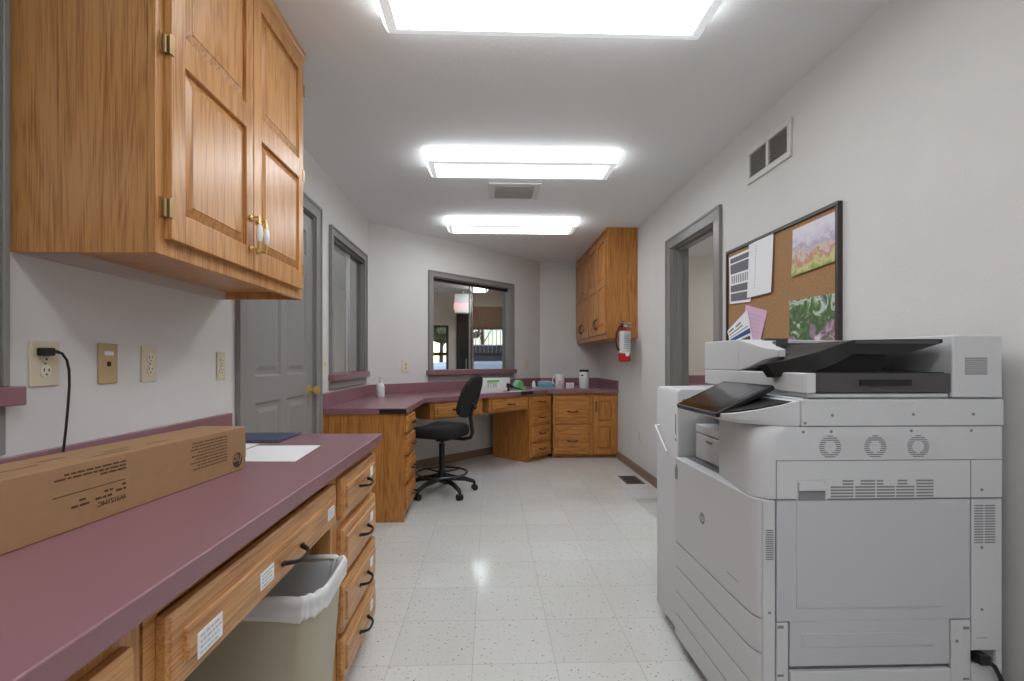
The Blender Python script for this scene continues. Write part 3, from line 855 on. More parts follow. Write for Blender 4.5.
for dy, sc in ((-.020, .75), (-.028, .93), (-.02, 1.0), (-.005, 1.0), (.012, .95), (.020, .8), (.022, .4)):
    ring = []
    for k in range(36):
        a = 2 * PI * k / 36
        x = .192 * math.copysign(abs(math.cos(a)) ** .8, math.cos(a)); z = .175 * math.copysign(abs(math.sin(a)) ** .85, math.sin(a))
        x *= 1 - .12 * (z / .175)
        tilt = -.30 * z
        ring.append((x * sc, -.262 + dy + tilt + .45 * x * x * sc, .82 + z * sc))
    rings.append(ring)
mb.loft(rings); mb.build('backrest', 'blackfab', t, smooth=True, angle=70)

# ------------------------------------------------------------------ multifunction printer (world coordinates, moved to its own origin)
PO = (1.06, 1.75, 0)
pr = thing('office_printer', 'big grey floor-standing multifunction copier with tilted touch screen', 'printer', PO)
YP = 1.30
def P_(mb, name, m, parent=pr, **k): return mb.build(name, m, parent, origin=PO, **k)
# core
P_(MB().box(.76, 1.398, YP + .008, 1.89, .05, .735).box(.85, 1.398, YP + .008, 1.60, .735, .93).box(1.0, 1.398, 1.55, 1.89, .735, .93), 'body', 'seam')
P_(MB().box(.80, 1.36, YP + .06, 1.85, .012, .05), 'plinth', 'printerdark')
# side panels facing the camera, with real gaps between them
def panel(mb, xa, xb, za, zb, y=YP, t=.02): return mb.box(xa, xb, y, y + t, za, zb)
P_(panel(MB(), .841, 1.405, .9335, 1.006, YP - .003).box(1.385, 1.405, YP + .017, 1.89, .9335, 1.006), 'upper_side_panel', 'printer', bevel=.003)
# pillar: rounded near edge that flares under the shelf, one continuous shell with the fan strip
rings = []
for z, xs, xf, ys in ((.737, .772, .722, .058), (.80, .772, .722, .058), (.86, .775, .724, .058), (.90, .785, .732, .062), (.922, .80, .745, .07), (.9315, .815, .757, .075)):
    arc = [(xs - (xs - xf) * math.sin(PI / 2 * k / 8), YP + ys - ys * math.cos(PI / 2 * k / 8), z) for k in range(9)]
    rings.append([(1.402, YP, z)] + arc + [(.758, 1.60, z), (.80, 1.66, z), (1.402, 1.66, z)])
mb = MB(); mb.loft(rings); P_(mb, 'upper_body', 'printer', smooth=True, angle=50)
mb = MB()
for xa, xb, za, zb in ((.7715, 1.402, .8395, .8415), (.7715, .7735, .737, .8395), (1.3125, 1.3145, .737, .8395), (.7735, 1.402, .7345, .7365)): mb.box(xa, xb, YP - .0004, YP + .003, za, zb)
P_(mb, 'panel_seam', 'seam')
P_(panel(MB(), .775, 1.3115, .738, .838, YP - .0008), 'upper_side_door', 'printer', bevel=.001)
dr = P_(MB().box(.827, .832, YP - .002, YP + .004, .733, .790).box(.907, .912, YP - .002, YP + .004, .733, .790).box(.827, .912, YP - .002, YP + .004, .786, .790).box(.832, .907, YP - .008, YP + .004, .760, .782), 'door_latch', 'printer', bevel=.002)
P_(MB().box(.833, .906, YP - .0016, YP + .002, .734, .7595), 'latch_recess', 'slat', dr)
# big lower side door
mb = MB()
panel(mb, .774, 1.3125, .405, .733).box(.81, 1.255, YP, YP + .02, .283, .4055)
P_(mb, 'lower_side_door', 'printer2', bevel=.0025)
mb = MB()
panel(mb, .827, 1.227, .441, .7325, YP - .0022, .004)
mb.box(.843, 1.208, YP - .0018, YP + .002, .335, .372)
P_(mb, 'door_inset', 'printer2', bevel=.001)
P_(panel(MB(), .737, .770, .05, .733), 'corner_post', 'printer', bevel=.002)
P_(MB().box(1.3165, 1.402, YP, YP + .02, .318, .733).box(1.3165, 1.402, YP, YP + .02, .05, .282).box(1.385, 1.402, YP, YP + .02, .282, .318), 'corner_post', 'printer', bevel=.002)
P_(panel(MB(), .7735, .806, .22, .402), 'latch_plate', 'printer', bevel=.002)
P_(MB().box(1.2585, 1.3135, YP, YP + .02, .22, .402), 'latch_plate', 'printer', bevel=.002)
mb = MB(); panel(mb, .774, 1.3135, .05, .217).box(.81, 1.255, YP - .004, YP + .02, .222, .272)
P_(mb, 'lower_side_panel', 'printer', bevel=.003)
for xa, xb, za, zb in ((.776, .792, .254, .40), (1.292, 1.308, .235, .389)):
    lt = P_(MB().box(xa, xb, YP - .0012, YP + .004, za, zb), 'side_latch', 'printer', bevel=.0015)
    P_(MB().box(xa, xb, YP - .0016, YP + .003, zb - .012, zb - .004), 'latch_slot', 'slat', lt)
    P_(MB().box(xa, xb, YP - .0016, YP + .003, za + .004, za + .010), 'latch_slot', 'slat', lt)
mb = MB()
for k in range(14): mb.box(.743, .765, YP - .0006, YP + .002, .573 + k * .006, .5762 + k * .006)
P_(mb, 'vent_grille', 'slat'); mb = MB()
for k in range(15):
    for xa, xb in ((1.324, 1.349), (1.353, 1.382)): mb.box(xa, xb, YP - .0006, YP + .002, .612 + k * .0072, .6155 + k * .0072)
P_(mb, 'vent_grille', 'slat'); mb = MB()
for k in range(6):
    z = .741 + k * .0083
    segs = [(.922, .985), (.99, 1.045), (1.05, 1.10), (1.104, 1.155), (1.16, 1.208)]
    if k >= 4: segs = [(.955, .985), (1.005, 1.045), (1.05, 1.068), (1.108, 1.135), (1.16, 1.208)]
    for xa, xb in segs: mb.box(xa, xb, YP - .0013, YP + .002, z, z + .0045)
P_(mb, 'vent_grille', 'slat')
for cx in (.921, 1.046, 1.166):
    mb = MB()
    for k in range(11):
        z = .877 - .028 + k * .0056
        dz = z + .0015 - .877
        ro, ri = .0305, .0165
        if abs(dz) < ro:
            xo = math.sqrt(ro * ro - dz * dz); xi = math.sqrt(ri * ri - dz * dz) if abs(dz) < ri else 0
            for s in (-1, 1): mb.box(cx + min(s * xi, s * xo), cx + max(s * xi, s * xo), YP - .0006, YP + .002, z, z + .003)
    P_(mb, 'fan_grille', 'slat')
mb = MB()
for k in range(9): mb.box(1.297, 1.360, YP - .0006, YP + .012, 1.073 + k * .0054, 1.0760 + k * .0054)
P_(mb, 'vent_grille', 'slat')
mb = MB()
for k in range(11): mb.box(.885, 1.222, YP - .0004, YP + .001, .849 + k * .0056, .8496 + k * .0056)
P_(mb, 'fan_rib', 'printer2')
mb = MB()
for x, z, y in ((.85, .942, YP - .003), (.925, .963, YP - .003), (1.15, .965, YP - .003), (1.318, .965, YP - .003), (.847, .918, YP), (.924, .919, YP), (1.147, .92, YP), (1.315, .92, YP), (.754, .43, YP), (1.345, .60, YP), (1.345, .43, YP), (1.345, .758, YP), (1.275, .345, YP), (.774 + .01, .86, YP + .005)):
    mb.cyl((x, y - .0007, z), (x, y + .002, z), .0042, n=10)
P_(mb, 'screw', 'slat')
P_(MB().box(1.33, 1.36, YP - .0006, YP + .002, .352, .3535), 'cable_guide', 'slat')
P_(MB().box(1.332, 1.362, YP - .002, YP + .002, .29, .296), 'cable_guide', 'slat')
# front door with rounded lower corner and hp mark
XF = .72
def rounded_front(mb, y0, y1, z0, z1, r, x0=XF, x1=.76):
    pts = [(y1, z1), (y1, z0)] + [(y0 + r - r * math.sin(PI / 2 * k / 8), z0 + r - r * math.cos(PI / 2 * k / 8)) for k in range(9)] + [(y0, z1)]
    mb.prism(pts, 'x', x0, x1)
# the door's near end curves back: loft over a rounded plan
def front_slab(mb, y0, y1, z0, z1, rp=.05, x0=XF, x1=.765, rc=0.0):
    plan = [(y1, x0)] + [(y0 + rp - rp * math.sin(PI / 2 * k / 6), x0 + .018 - .018 * math.cos(PI / 2 * k / 6)) for k in range(7)] + [(y0, x1), (y1, x1)]
    bot, top = [], []
    for (y, x) in plan:
        zz = z0
        if rc and y < y0 + rc:
            u = (y0 + rc - y) / rc; zz = z0 + 0.35 * rc * (1 - math.sqrt(max(0, 1 - u * u)))
        bot.append((x, y, zz)); top.append((x, y, z1))
    mb.loft([bot, top])
mb = MB(); front_slab(mb, YP + .008, 1.888, .412, .735, rc=.0)
fd = P_(mb, 'front_door', 'printer', bevel=.004)
mb = MB(frame((XF - .0006, 1.642, .576), (0, -1, 0), (0, 0, 1))); mb.lathe([(.0195, -.0004), (.0195, .0004)], 0, 0, 28)
lg = P_(mb, 'maker_emblem', 'slat', fd)
mb = MB(); mb.text('hp', .030, frame((XF - .0012, 1.642, .5785), (0, -1, 0), (0, 0, 1)), .0006, .25, 'CENTER'); P_(mb, 'emblem_letters', 'printer', fd)
P_(MB().box(XF - .0008, XF + .001, 1.4, 1.47, .4685, .470), 'caption_line', 'slat', fd)
mb = MB(); mb.box(XF + .02, XF + .035, YP + .004, YP + .009, .655, .70); P_(mb, 'door_grip', 'slat', fd)
for za, zb in ((.318, .408), (.222, .3135), (.136, .218), (.05, .132)):
    mb = MB(); front_slab(mb, YP + .008, 1.888, za, zb); P_(mb, 'paper_tray', 'printer', bevel=.003)
# output recess: inner finisher box
ib = P_(MB().box(.80, 1.05, 1.665, 1.885, .737, .832).box(.80, 1.05, 1.665, 1.885, .835, .866), 'output_unit', 'printer', bevel=.004)
P_(MB().box(.7985, .802, 1.74, 1.79, .808, .815), 'output_grip', 'slat', ib)
# shelf that carries the panel
plan = [(.84, 1.304), (.79, 1.312), (.74, 1.335), (.70, 1.368), (.675, 1.41), (.668, 1.46), (.668, 1.72), (.70, 1.78), (.84, 1.80)]
zt = lambda x: .9535 + (x - .668) * (.0495 / .172)
mb = MB(); mb.loft([[(x + .03 * (.84 - x) / .172, y, .9325) for x, y in plan], [(x + .004, y, .944 if x < .8 else .95) for x, y in plan], [(x, y, zt(x)) for x, y in plan]])
P_(mb, 'control_shelf', 'printer', bevel=.002)
P_(MB().box(.84, 1.38, YP + .02, 1.888, .9335, 1.008), 'scanner_bed', 'printer', bevel=.002)
mb = MB(); pl2 = [(.885, 1.308)] + plan[1:-1] + [(.885, 1.79)]
pl2 = [(min(x + .006, .885), y + (.004 if y < 1.5 else -.004)) for x, y in pl2]
mb.loft([[(x, y, zt(min(x, .84)) - .004) for x, y in pl2], [(x, y, zt(min(x, .84)) + .0045) for x, y in pl2]])
P_(mb, 'shelf_cover', 'black')
# touch panel
tc_, th = Vector((.66, 0, .956)), math.atan2(1.040 - .956, .835 - .66)
xf = Matrix(((math.cos(th), 0, -math.sin(th), tc_.x), (0, 1, 0, 0), (math.sin(th), 0, math.cos(th), tc_.z), (0, 0, 0, 1)))
tp = P_(MB(xf).box(0, .194, 1.418, 1.722, -.016, .0), 'touch_panel', 'black', bevel=.004)
P_(MB(xf).box(.006, .188, 1.424, 1.716, .0, .0012), 'screen_glass', 'screen', tp)
P_(MB(xf).box(.03, .165, 1.455, 1.69, .0012, .0014), 'display', plain('display_off', (40, 40, 44), .1, spec=.6), tp)
P_(MB(xf).box(.09, .20, 1.50, 1.64, -.045, -.016), 'panel_arm', 'printerdark', bevel=.004)
# document feeder and lid
FO = .854
P_(MB().box(FO, .882, YP - .002, 1.925, 1.022, 1.077).box(FO + .01, 1.26, 1.60, 1.925, 1.020, 1.077).box(FO + .01, 1.262, YP + .01, 1.6, 1.009, 1.022), 'scanner_lid', 'whiteplastic' if False else 'printer', bevel=.004)
el = P_(MB().box(.884, 1.262, YP + .004, 1.60, 1.024, 1.0765), 'lid_end_cover', 'printerdark', bevel=.002)
P_(MB().box(1.005, 1.148, YP - .0005, YP + .01, 1.0425, 1.059), 'lid_handle_slot', 'slot', el)
P_(MB().box(.90, 1.25, YP + .012, 1.59, 1.0765, 1.079), 'eject_tray', 'slot')
P_(MB().box(1.264, 1.405, YP, 1.90, 1.009, 1.182), 'feeder_hinge_housing', 'printer', bevel=.006)
P_(MB().box(1.405, 1.416, YP + .03, YP + .05, 1.11, 1.165), 'hinge_cap', 'printer', bevel=.003)
# white feeder body at the far side with the sculpted flank
mb = MB()
mb.prism([(1.262, 1.078), (1.262, 1.180), (1.0, 1.184), (FO, 1.184), (FO, 1.078)], 'y', 1.66, 1.925)
def flank(y): return y
mb.loft([[(FO, 1.66, 1.078), (FO, 1.66, 1.184), (1.0, 1.66, 1.184), (1.0, 1.66, 1.078)],
         [(FO + .002, 1.60, 1.088), (FO + .002, 1.60, 1.172), (.935, 1.60, 1.174), (.935, 1.60, 1.088)],
         [(FO + .004, 1.52, 1.112), (FO + .004, 1.52, 1.154), (.905, 1.52, 1.158), (.905, 1.52, 1.112)],
         [(FO + .006, 1.44, 1.122), (FO + .006, 1.44, 1.144), (.885, 1.44, 1.146), (.885, 1.44, 1.122)]])
P_(mb, 'document_feeder', 'printer', bevel=.003)
P_(MB().box(.93, 1.01, 1.63, 1.66, 1.14, 1.187).box(.99, 1.25, 1.655, 1.67, 1.12, 1.172), 'paper_guide', 'printerdark', bevel=.002)
# input tray: curved edge, thick at the nose
prof = [(1.247, 1.171, 1.312), (1.12, 1.1705, 1.312), (.998, 1.168, 1.315), (.955, 1.152, 1.33), (.92, 1.136, 1.35), (.85, 1.110, 1.40), (.812, 1.103, 1.42)]
low = [(1.247, 1.160, 1.312), (1.14, 1.128, 1.312), (.998, 1.128, 1.315), (.955, 1.10, 1.33), (.905, 1.077, 1.35), (.866, 1.070, 1.40), (.838, 1.060, 1.42)]
mb = MB()
rings = []
for (xa, za, y), (xb, zb, _) in zip(prof, low):
    yf = 1.655 if xa > .96 else 1.58 if xa > .94 else 1.48 if xa > .91 else 1.46
    rings.append([(xa, y, za), (xa, yf, za - .006), (xb, yf, zb), (xb, y + .0, zb)])
mb.loft(rings)
P_(mb, 'input_tray', 'black', bevel=.002)
mb = MB(); mb.prism([(.90, 1.079), (1.115, 1.079), (1.13, 1.135), (.95, 1.135)], 'y', YP + .06, 1.65)
P_(mb, 'tray_support', 'slot')
P_(MB().box(1.0, 1.235, YP + .0105, YP + .014, 1.158, 1.1665), 'tray_edge_strip', 'printerdark')
# side unit beyond the main body
mb = MB(); mb.prism([(.735, .05), (.735, .985), (.745, 1.0), (1.37, 1.005), (1.37, .05)], 'y', 1.900, 2.14)
su = P_(mb, 'side_unit', 'printer', bevel=.006)
P_(MB().box(.80, 1.33, 1.93, 2.11, .012, .05), 'side_unit_base', 'printerdark')
P_(MB().box(.7335, .736, 1.915, 1.921, .82, .90).box(.733, .736, 1.912, 1.924, .795, .803), 'side_unit_slot', 'slat', su)
mb = MB(); mb.tube([(.715, 2.10, .832), (.712, 1.955, .742)], .0035, 8); mb.tube([(.715, 2.10, .832), (.736, 2.10, .834)], .004, 8)
P_(mb, 'release_lever', 'whiteplastic', su, smooth=True)
P_(MB().box(XF - .001, XF + .004, 1.866, 1.876, .70, .712).box(XF - .002, XF + .004, 1.860, 1.884, .655, .70), 'door_lock', 'slat', fd, bevel=.001)
# power lead
mb = MB(); mb.box(1.322, 1.352, YP - .022, YP + .03, .287, .314)
pl = P_(mb, 'power_plug', 'black', bevel=.005)
P_(MB().tube([(1.342, YP - .012, .30), (1.362, YP - .018, .285), (1.38, YP - .018, .25), (1.395, YP - .01, .19), (1.405, YP + .0, .11), (1.425, YP + .05, .04), (1.43, YP + .2, .012), (1.43, YP + .5, .01)], .006, 8), 'power_cord', 'black', pl, smooth=True, angle=70)

# ------------------------------------------------------------------ cork board and papers (on the right wall; local x toward -Y, y into wall)
t = thing('cork_board', 'dark framed cork board on the right wall behind the copier', 'notice board', (XR, 2.95, 1.16))
Lb, Hb = .966, .615
MB().box(-.012, -.002, -Lb + .012, -.012, .012, Hb - .012).build('cork_panel', 'cork', t)
MB().box(-.022, 0, -Lb, 0, 0, .018).box(-.022, 0, -Lb, 0, Hb - .018, Hb).box(-.022, 0, -Lb, -Lb + .018, .018, Hb - .018).box(-.022, 0, -.018, 0, .018, Hb - .018).build('board_frame', 'corkframe', t, bevel=.002)
XS = XR - .0125
def sheet(name, label, quad, m, cat='paper', dx=0.0, curl=.012, group=None):
    """paper pinned at its top, quad = (y,z) corners: top-far, top-near, bottom-near, bottom-far; lifts a little at the bottom"""
    (a, b, c, d) = quad
    n = 5
    mb = MB()
    front, back = [], []
    for i in range(n + 1):
        u = i / n
        l = (a[0] + (d[0] - a[0]) * u, a[1] + (d[1] - a[1]) * u); r = (b[0] + (c[0] - b[0]) * u, b[1] + (c[1] - b[1]) * u)
        x = XS - dx - .0008 - curl * u * u
        front.append((x, l, r))
    rings = [[(x, l[0], l[1]), (x, r[0], r[1]), (x + .0006, r[0], r[1]), (x + .0006, l[0], l[1])] for x, l, r in front]
    mb.loft(rings)
    org = (XS, (a[0] + c[0]) / 2, min(c[1], d[1]))
    t = thing(name, label, cat, org, 0, group)
    mat_ = M[m] if isinstance(m, str) else m
    mb.build('paper', mat_, t, origin=org)
    return t, front, org
def marks(t, front, org, name, m, rects):
    """printed shapes on a sheet; rects in (u0,u1 across from far to near, v0,v1 down)"""
    n = len(front) - 1
    mb = MB()
    def pt(u, v):
        k = min(int(v * n), n - 1); f = v * n - k
        A, B = front[k], front[k + 1]
        x = A[0] + (B[0] - A[0]) * f
        l = [A[1][i] + (B[1][i] - A[1][i]) * f for i in (0, 1)]; r = [A[2][i] + (B[2][i] - A[2][i]) * f for i in (0, 1)]
        return (x - .0007, l[0] + (r[0] - l[0]) * u, l[1] + (r[1] - l[1]) * u)
    for u0, u1, v0, v1 in rects:
        steps = max(1, int((v1 - v0) * 10))
        for s in range(steps):
            va, vb = v0 + (v1 - v0) * s / steps, v0 + (v1 - v0) * (s + 1) / steps
            q = [pt(u0, va), pt(u1, va), pt(u1, vb), pt(u0, vb)]
            mb.loft([q, [(x + .0005, y, zz) for x, y, zz in q]])
    mb.build(name, m, t, origin=org)
a = sheet('printed_sheet', 'white sheet with grey printed bands at the left edge of the cork board', [(2.925, 1.735), (2.655, 1.738), (2.67, 1.438), (2.905, 1.452)], 'white', curl=.006)
marks(*a, 'printed_band', 'greyink', [(.06, .95, .05, .15), (.06, .95, .18, .38), (.06, .95, .62, .76), (.06, .95, .79, .95)])
marks(*a, 'printed_lines', 'labelgrey', [(.1 + .1 * k, .16 + .1 * k, .42, .58) for k in range(8)])
a = sheet('blank_sheet', 'plain white sheet pinned beside the grey banded sheet on the cork board', [(2.68, 1.755), (2.445, 1.765), (2.462, 1.462), (2.695, 1.462)], 'white', dx=.008, curl=.004)
marks(*a, 'printed_lines', 'bluegrey', [(.30 + .0 * k, .33, .08 + k * .05, .10 + k * .05) for k in range(16)])
a = sheet('landscape_painting', 'small watercolour landscape with green foreground at the top of the cork board', [(2.30, 1.735), (2.005, 1.738), (2.005, 1.527), (2.30, 1.512)], M['paintsky'], 'picture', curl=.008)
a[0].children[0].data.transform(T(0, 0, 1.512)); a[0].children[0].location.z = -1.512
a = sheet('garden_painting', 'small painted garden print low on the cork board, behind the copier', [(2.325, 1.400), (2.008, 1.395), (2.012, 1.165), (2.325, 1.165)], M['paintgarden'], 'picture', curl=.004)
a[0].children[0].data.transform(T(0, 0, 1.165)); a[0].children[0].location.z = -1.165
a = sheet('pink_flyer', 'pink paper tilted at the bottom of the cork board', [(2.73, 1.428), (2.515, 1.372), (2.585, 1.175), (2.76, 1.175)], 'pink', dx=.001, curl=.012)
marks(*a, 'printed_lines', 'lilac', [(.15, .8, .15 + k * .1, .19 + k * .1) for k in range(7)])
a = sheet('brochure', 'white brochure with blue stripes tilted left of the pink paper', [(2.935, 1.292), (2.705, 1.398), (2.615, 1.165), (2.86, 1.165)], 'white', dx=.006, curl=.008)
marks(*a, 'blue_stripe', 'blueink', [(.05, .97, .44, .56), (.05, .9, .36, .38)])
marks(*a, 'printed_lines', 'darkink', [(.06, .3, .1, .15), (.4, .65, .13, .17), (.06, .7, .24, .27), (.40, .92, .62, .98)])

# ------------------------------------------------------------------ wall plates
def plate(name, label, loc, rot, w, h, m, sockets=(), cat='wall outlet'):
    """local x along the wall, -y into the room, z up from the plate bottom"""
    t = thing(name, label, cat, loc, rot)
    MB().box(-w / 2, w / 2, -.006, 0, 0, h).build('cover_plate', m, t, bevel=.0025)
    return t
def duplex(t, h, m, cx=0):
    for s in (-1, 1):
        c = h / 2 + s * .0195
        mb = MB(); ylathe(mb, [(.0165, -.006), (.0165, -.0085), (.015, -.009)], cx, c, 20)
        so = mb.build('socket', m, t, smooth=True)
        MB().box(cx - .008, cx - .0055, -.0096, -.009, c - .001, c + .008).box(cx + .0055, cx + .008, -.0096, -.009, c - .001, c + .007).cyl((cx, -.0096, c - .008), (cx, -.009, c - .008), .0026, n=8).build('slot', 'slot', so)
    MB().cyl((cx, -.0075, h / 2), (cx, -.006, h / 2), .003, n=10).build('screw', 'antique', t)
t = plate('wall_outlet', 'wide almond outlet plate with a black plug in it above the counter', (XL, 1.297, 1.045), PI / 2, .084, .116, 'almond'); duplex(t, .116, 'ivory')
t = plate('phone_jack', 'tan phone jack plate on the left wall above the cardboard box', (XL, 1.507, 1.042), PI / 2, .074, .12, 'tan', cat='phone jack')
MB().box(-.007, .007, -.0075, -.006, .052, .066).build('jack_hole', 'slot', t); MB().box(-.016, .018, -.0068, -.006, .085, .097).build('label_card', 'white', t)
t = plate('wall_outlet', 'almond outlet plate right of the tan phone jack', (XL, 1.685, 1.040), PI / 2, .074, .12, 'almond'); duplex(t, .12, 'ivory')
t = plate('wall_outlet', 'small almond outlet plate just left of the grey six-panel door', (XL, 2.125, 1.032), PI / 2, .062, .116, 'almond'); duplex(t, .116, 'ivory')
t = plate('light_switch', 'ivory light switch between the grey door and the sliding window', (XL, 3.43, 1.03), PI / 2, .072, .118, 'ivory', cat='light switch')
MB().box(-.005, .005, -.016, -.006, .052, .07).build('toggle', 'ivory', t, bevel=.001)
o = Vector(DA) + wdir * .42
t = plate('wall_outlet', 'ivory outlet plate on the diagonal wall left of the interior window', (o.x, o.y, 1.0), PI / 4, .1, .12, 'ivory'); duplex(t, .12, 'almond')
o = Vector(DA) + wdir * 2.29
t = plate('wall_outlet', 'pale outlet plate on the diagonal wall right of the interior window', (o.x, o.y, 1.0), PI / 4, .072, .118, 'almond'); duplex(t, .118, 'ivory')
t = plate('wall_outlet', 'low outlet plate on the right wall near the floor register', (XR, 4.73, .32), -PI / 2, .072, .118, 'ivory'); duplex(t, .118, 'almond')
t = thing('power_cord', 'black power cord plugged into the outlet, drooping behind the cardboard box', 'cord', (XL + .02, 1.285, .885))
MB().box(-.012, .014, -.016, .012, .238, .259).build('plug', 'black', t, bevel=.004)
MB().tube([(.004, .008, .2485), (.006, .022, .249), (.009, .034, .245), (.011, .046, .228), (.012, .052, .20), (.012, .053, .16), (.012, .048, .10), (.012, .042, .045), (.012, .036, -.0), (.012, .03, -.04), (.014, .026, -.068)], [.005, .005] + [.0031] * 9, 8).build('lead', 'black', t, smooth=True, angle=70)

# ------------------------------------------------------------------ things on the near counter
ang = -math.radians(6)
bx = thing('cardboard_box', 'long brown cardboard box with upside-down print on the near countertop', 'box', (-.686, 1.398, .8105), ang)
# local: x toward the room, y along the counter; the box spans y=-BL..0 and x=-.13..0
BL, BW, BH = .80, .13, .1165
MB().box(-BW, 0, -BL, 0, 0, BH).build('carton', 'kraft', bx, bevel=.002)
MB().box(-BW + .0, -.0, -.0002 - .0, .0004, BH * .25, BH * .75).build('end_flap_line', 'kraft', bx)
inkxf = lambda y, zz: frame((.0006, y, zz), (0, -1, 0), (0, 0, -1))      # upside-down lettering: runs toward the camera
def words_bar(mb, y0, y1, z, h):
    y = y0
    while y > y1 + .006:
        wv = random.uniform(.006, .02); mb.box(.0002, .0007, max(y - wv, y1), y, z, z + h); y -= wv + .0035
random.seed(11)
mb = MB()
mb.text('hp', .038, inkxf(-.0375, .0315), .0006, .25, 'CENTER')
lettering = MB()
dsk = MB(frame((.0004, -.0375, .0295), (0, -1, 0), (0, 0, -1))); dsk.lathe([(.0205, -.0002), (.0205, .0002)], 0, 0, 28)
em = dsk.build('maker_emblem', 'ink', bx)
mb.build('emblem_letters', 'kraft', bx)
lettering = MB()
lettering.text('W9151MC', .0138, inkxf(-.398, .031), .0006)
for zz, ya, yb in ((.099, -.398, -.525), (.092, -.398, -.545), (.085, -.398, -.46)): words_bar(lettering, ya, yb, zz, .003)
lettering.box(.0002, .0006, -.545, -.398, .064, .0652)
for zz, ya, yb in ((.054, -.398, -.415), (.045, -.398, -.42), (.050, -.428, -.446), (.040, -.43, -.465), (.047, -.485, -.505), (.038, -.478, -.512)): words_bar(lettering, ya, yb, zz, .004)
lettering.build('printed_text', 'printink', bx)
fine = MB()
for k, yb in enumerate((-.235, -.215, -.24, -.205, -.20, -.23, -.22, -.215, -.19)): words_bar(fine, -.082, -.19 - .03 * random.random(), .100 - k * .0078, .0032)
fine.build('fine_print', plain('faded_ink', (104, 76, 54), .8), bx)
tp_ = MB()
for (x, ya, yb) in ((-.03, -.36, -.44), (-.05, -.34, -.40), (-.06, -.52, -.58), (-.045, -.6, -.66), (-.08, -.45, -.5), (-.04, -.24, -.30)): tp_.box(x, x + .007, yb, ya, BH, BH + .0004)
tp_.build('top_print', plain('pale_ink', (128, 98, 70), .8), bx)
def flat(name, label, quad, z, th, m, cat):
    mb = MB(); mb.loft([[(x, y, z) for x, y in quad], [(x, y, z + th) for x, y in quad]])
    cx = sum(q[0] for q in quad) / 4; cy = sum(q[1] for q in quad) / 4
    o = mb.build(name, m, None, origin=(cx, cy, z)); o.location = (cx, cy, z)
    return tag(o, label, cat)
flat('paper_sheet', 'white paper sheet lying on the near countertop right of the cardboard box', [(-.600, 1.757), (-.580, 1.478), (-.82, 1.490), (-.822, 1.755)], .8105, .0006, 'white', 'paper')
flat('paper_sheet', 'white paper half hidden behind the cardboard box, touching the navy folder', [(-.835, 1.80), (-.828, 1.62), (-1.06, 1.61), (-1.07, 1.80)], .8105, .0006, 'white', 'paper')
t = thing('folder', 'thin navy blue folder at the far end of the near countertop', 'folder', (-.90, 1.93, .8105))
MB().box(-.155, .125, -.1, .105, 0, .002).box(-.155, .125, -.1, .105, .0045, .0065).build('cover', 'navy', t, bevel=.0008)
MB().box(-.15, .12, -.095, .1, .002, .0045).build('pages', 'white', t)

# ------------------------------------------------------------------ things on the far counter
t = thing('pump_bottle', 'white pump bottle of sanitizer in the left corner of the far counter', 'bottle', (-.985, 4.44, ZT))
MB().lathe([(.034, 0), (.037, .006), (.037, .095), (.03, .115), (.014, .128), (.014, .135)], 0, 0, 20).build('bottle_body', 'clearish', t, smooth=True)
MB().lathe([(.016, .133), (.016, .15), (.006, .152), (.006, .172), (.012, .174), (.012, .182)], 0, 0, 14).tube([(0, 0, .178), (.02, 0, .178), (.038, 0, .172)], [.006, .005, .004], 8).build('pump_head', 'whiteplastic', t, smooth=True)
# white caddy with a green label
t = thing('caddy', 'white plastic file caddy with green label on the counter beside the chair', 'caddy', (-.13, 4.90, ZT), math.radians(27))
w, dd, hh = .315, .20, .145
MB().loft([[(.01, .01, 0), (w - .01, .01, 0), (w - .01, dd - .01, 0), (.01, dd - .01, 0)], [(0, 0, hh), (w, 0, hh), (w, dd, hh), (0, dd, hh)], [(.006, .006, hh), (w - .006, .006, hh), (w - .006, dd - .006, hh), (.006, dd - .006, hh)], [(.015, .015, .006), (w - .015, .015, .006), (w - .015, dd - .015, .006), (.015, dd - .015, .006)]]).build('caddy_body', 'whiteplastic', t, bevel=.003)
MB().box(.115, .25, -.003, .006, .108, .128).build('green_label', 'green', t)
mb = MB()
for k in range(4): mb.box(.12 + k * .03, .135 + k * .03, -.0015, .01, .055, .10)
mb.build('printed_lines', plain('caddy_print', (196, 196, 196), .6), t)
t = thing('paper_stack', 'white paper bundle standing behind the caddy on the far counter', 'paper', (.09, 5.30, ZT), math.radians(40))
MB().box(-.04, .17, 0, .05, 0, .14).build('sheets', 'white', t, bevel=.002)
t = thing('tape_dispenser', 'mint green tape dispenser right of the white caddy', 'tape dispenser', (.315, 5.33, ZT), math.radians(40))
MB().prism([(-.07, 0), (.09, 0), (.09, .03), (.045, .05), (.03, .10), (0, .118), (-.035, .112), (-.06, .08), (-.07, .04)], 'y', -.03, .03).build('dispenser_body', 'mint', t, bevel=.006)
MB().cyl((0, -.036, .07), (0, .036, .07), .034, n=24).build('tape_roll', 'green', t, smooth=True)
MB().box(.088, .098, -.02, .02, .025, .04).build('cutter', 'chrome', t)
t = thing('stapler', 'black stapler lying open on the far counter in front of the tape dispenser', 'stapler', (.255, 5.13, ZT), math.radians(40))
MB().box(-.09, .09, -.019, .019, 0, .012).build('stapler_base', 'whiteplastic', t, bevel=.003)
MB().prism([(-.1, .05), (-.095, .095), (-.07, .085), (0, .05), (.1, .03), (.1, .018), (0, .034), (-.07, .055)], 'y', -.018, .018).build('stapler_arm', 'black', t, bevel=.004)
MB().cyl((-.083, 0, .01), (-.083, 0, .06), .012, n=12).build('hinge_post', 'black', t)
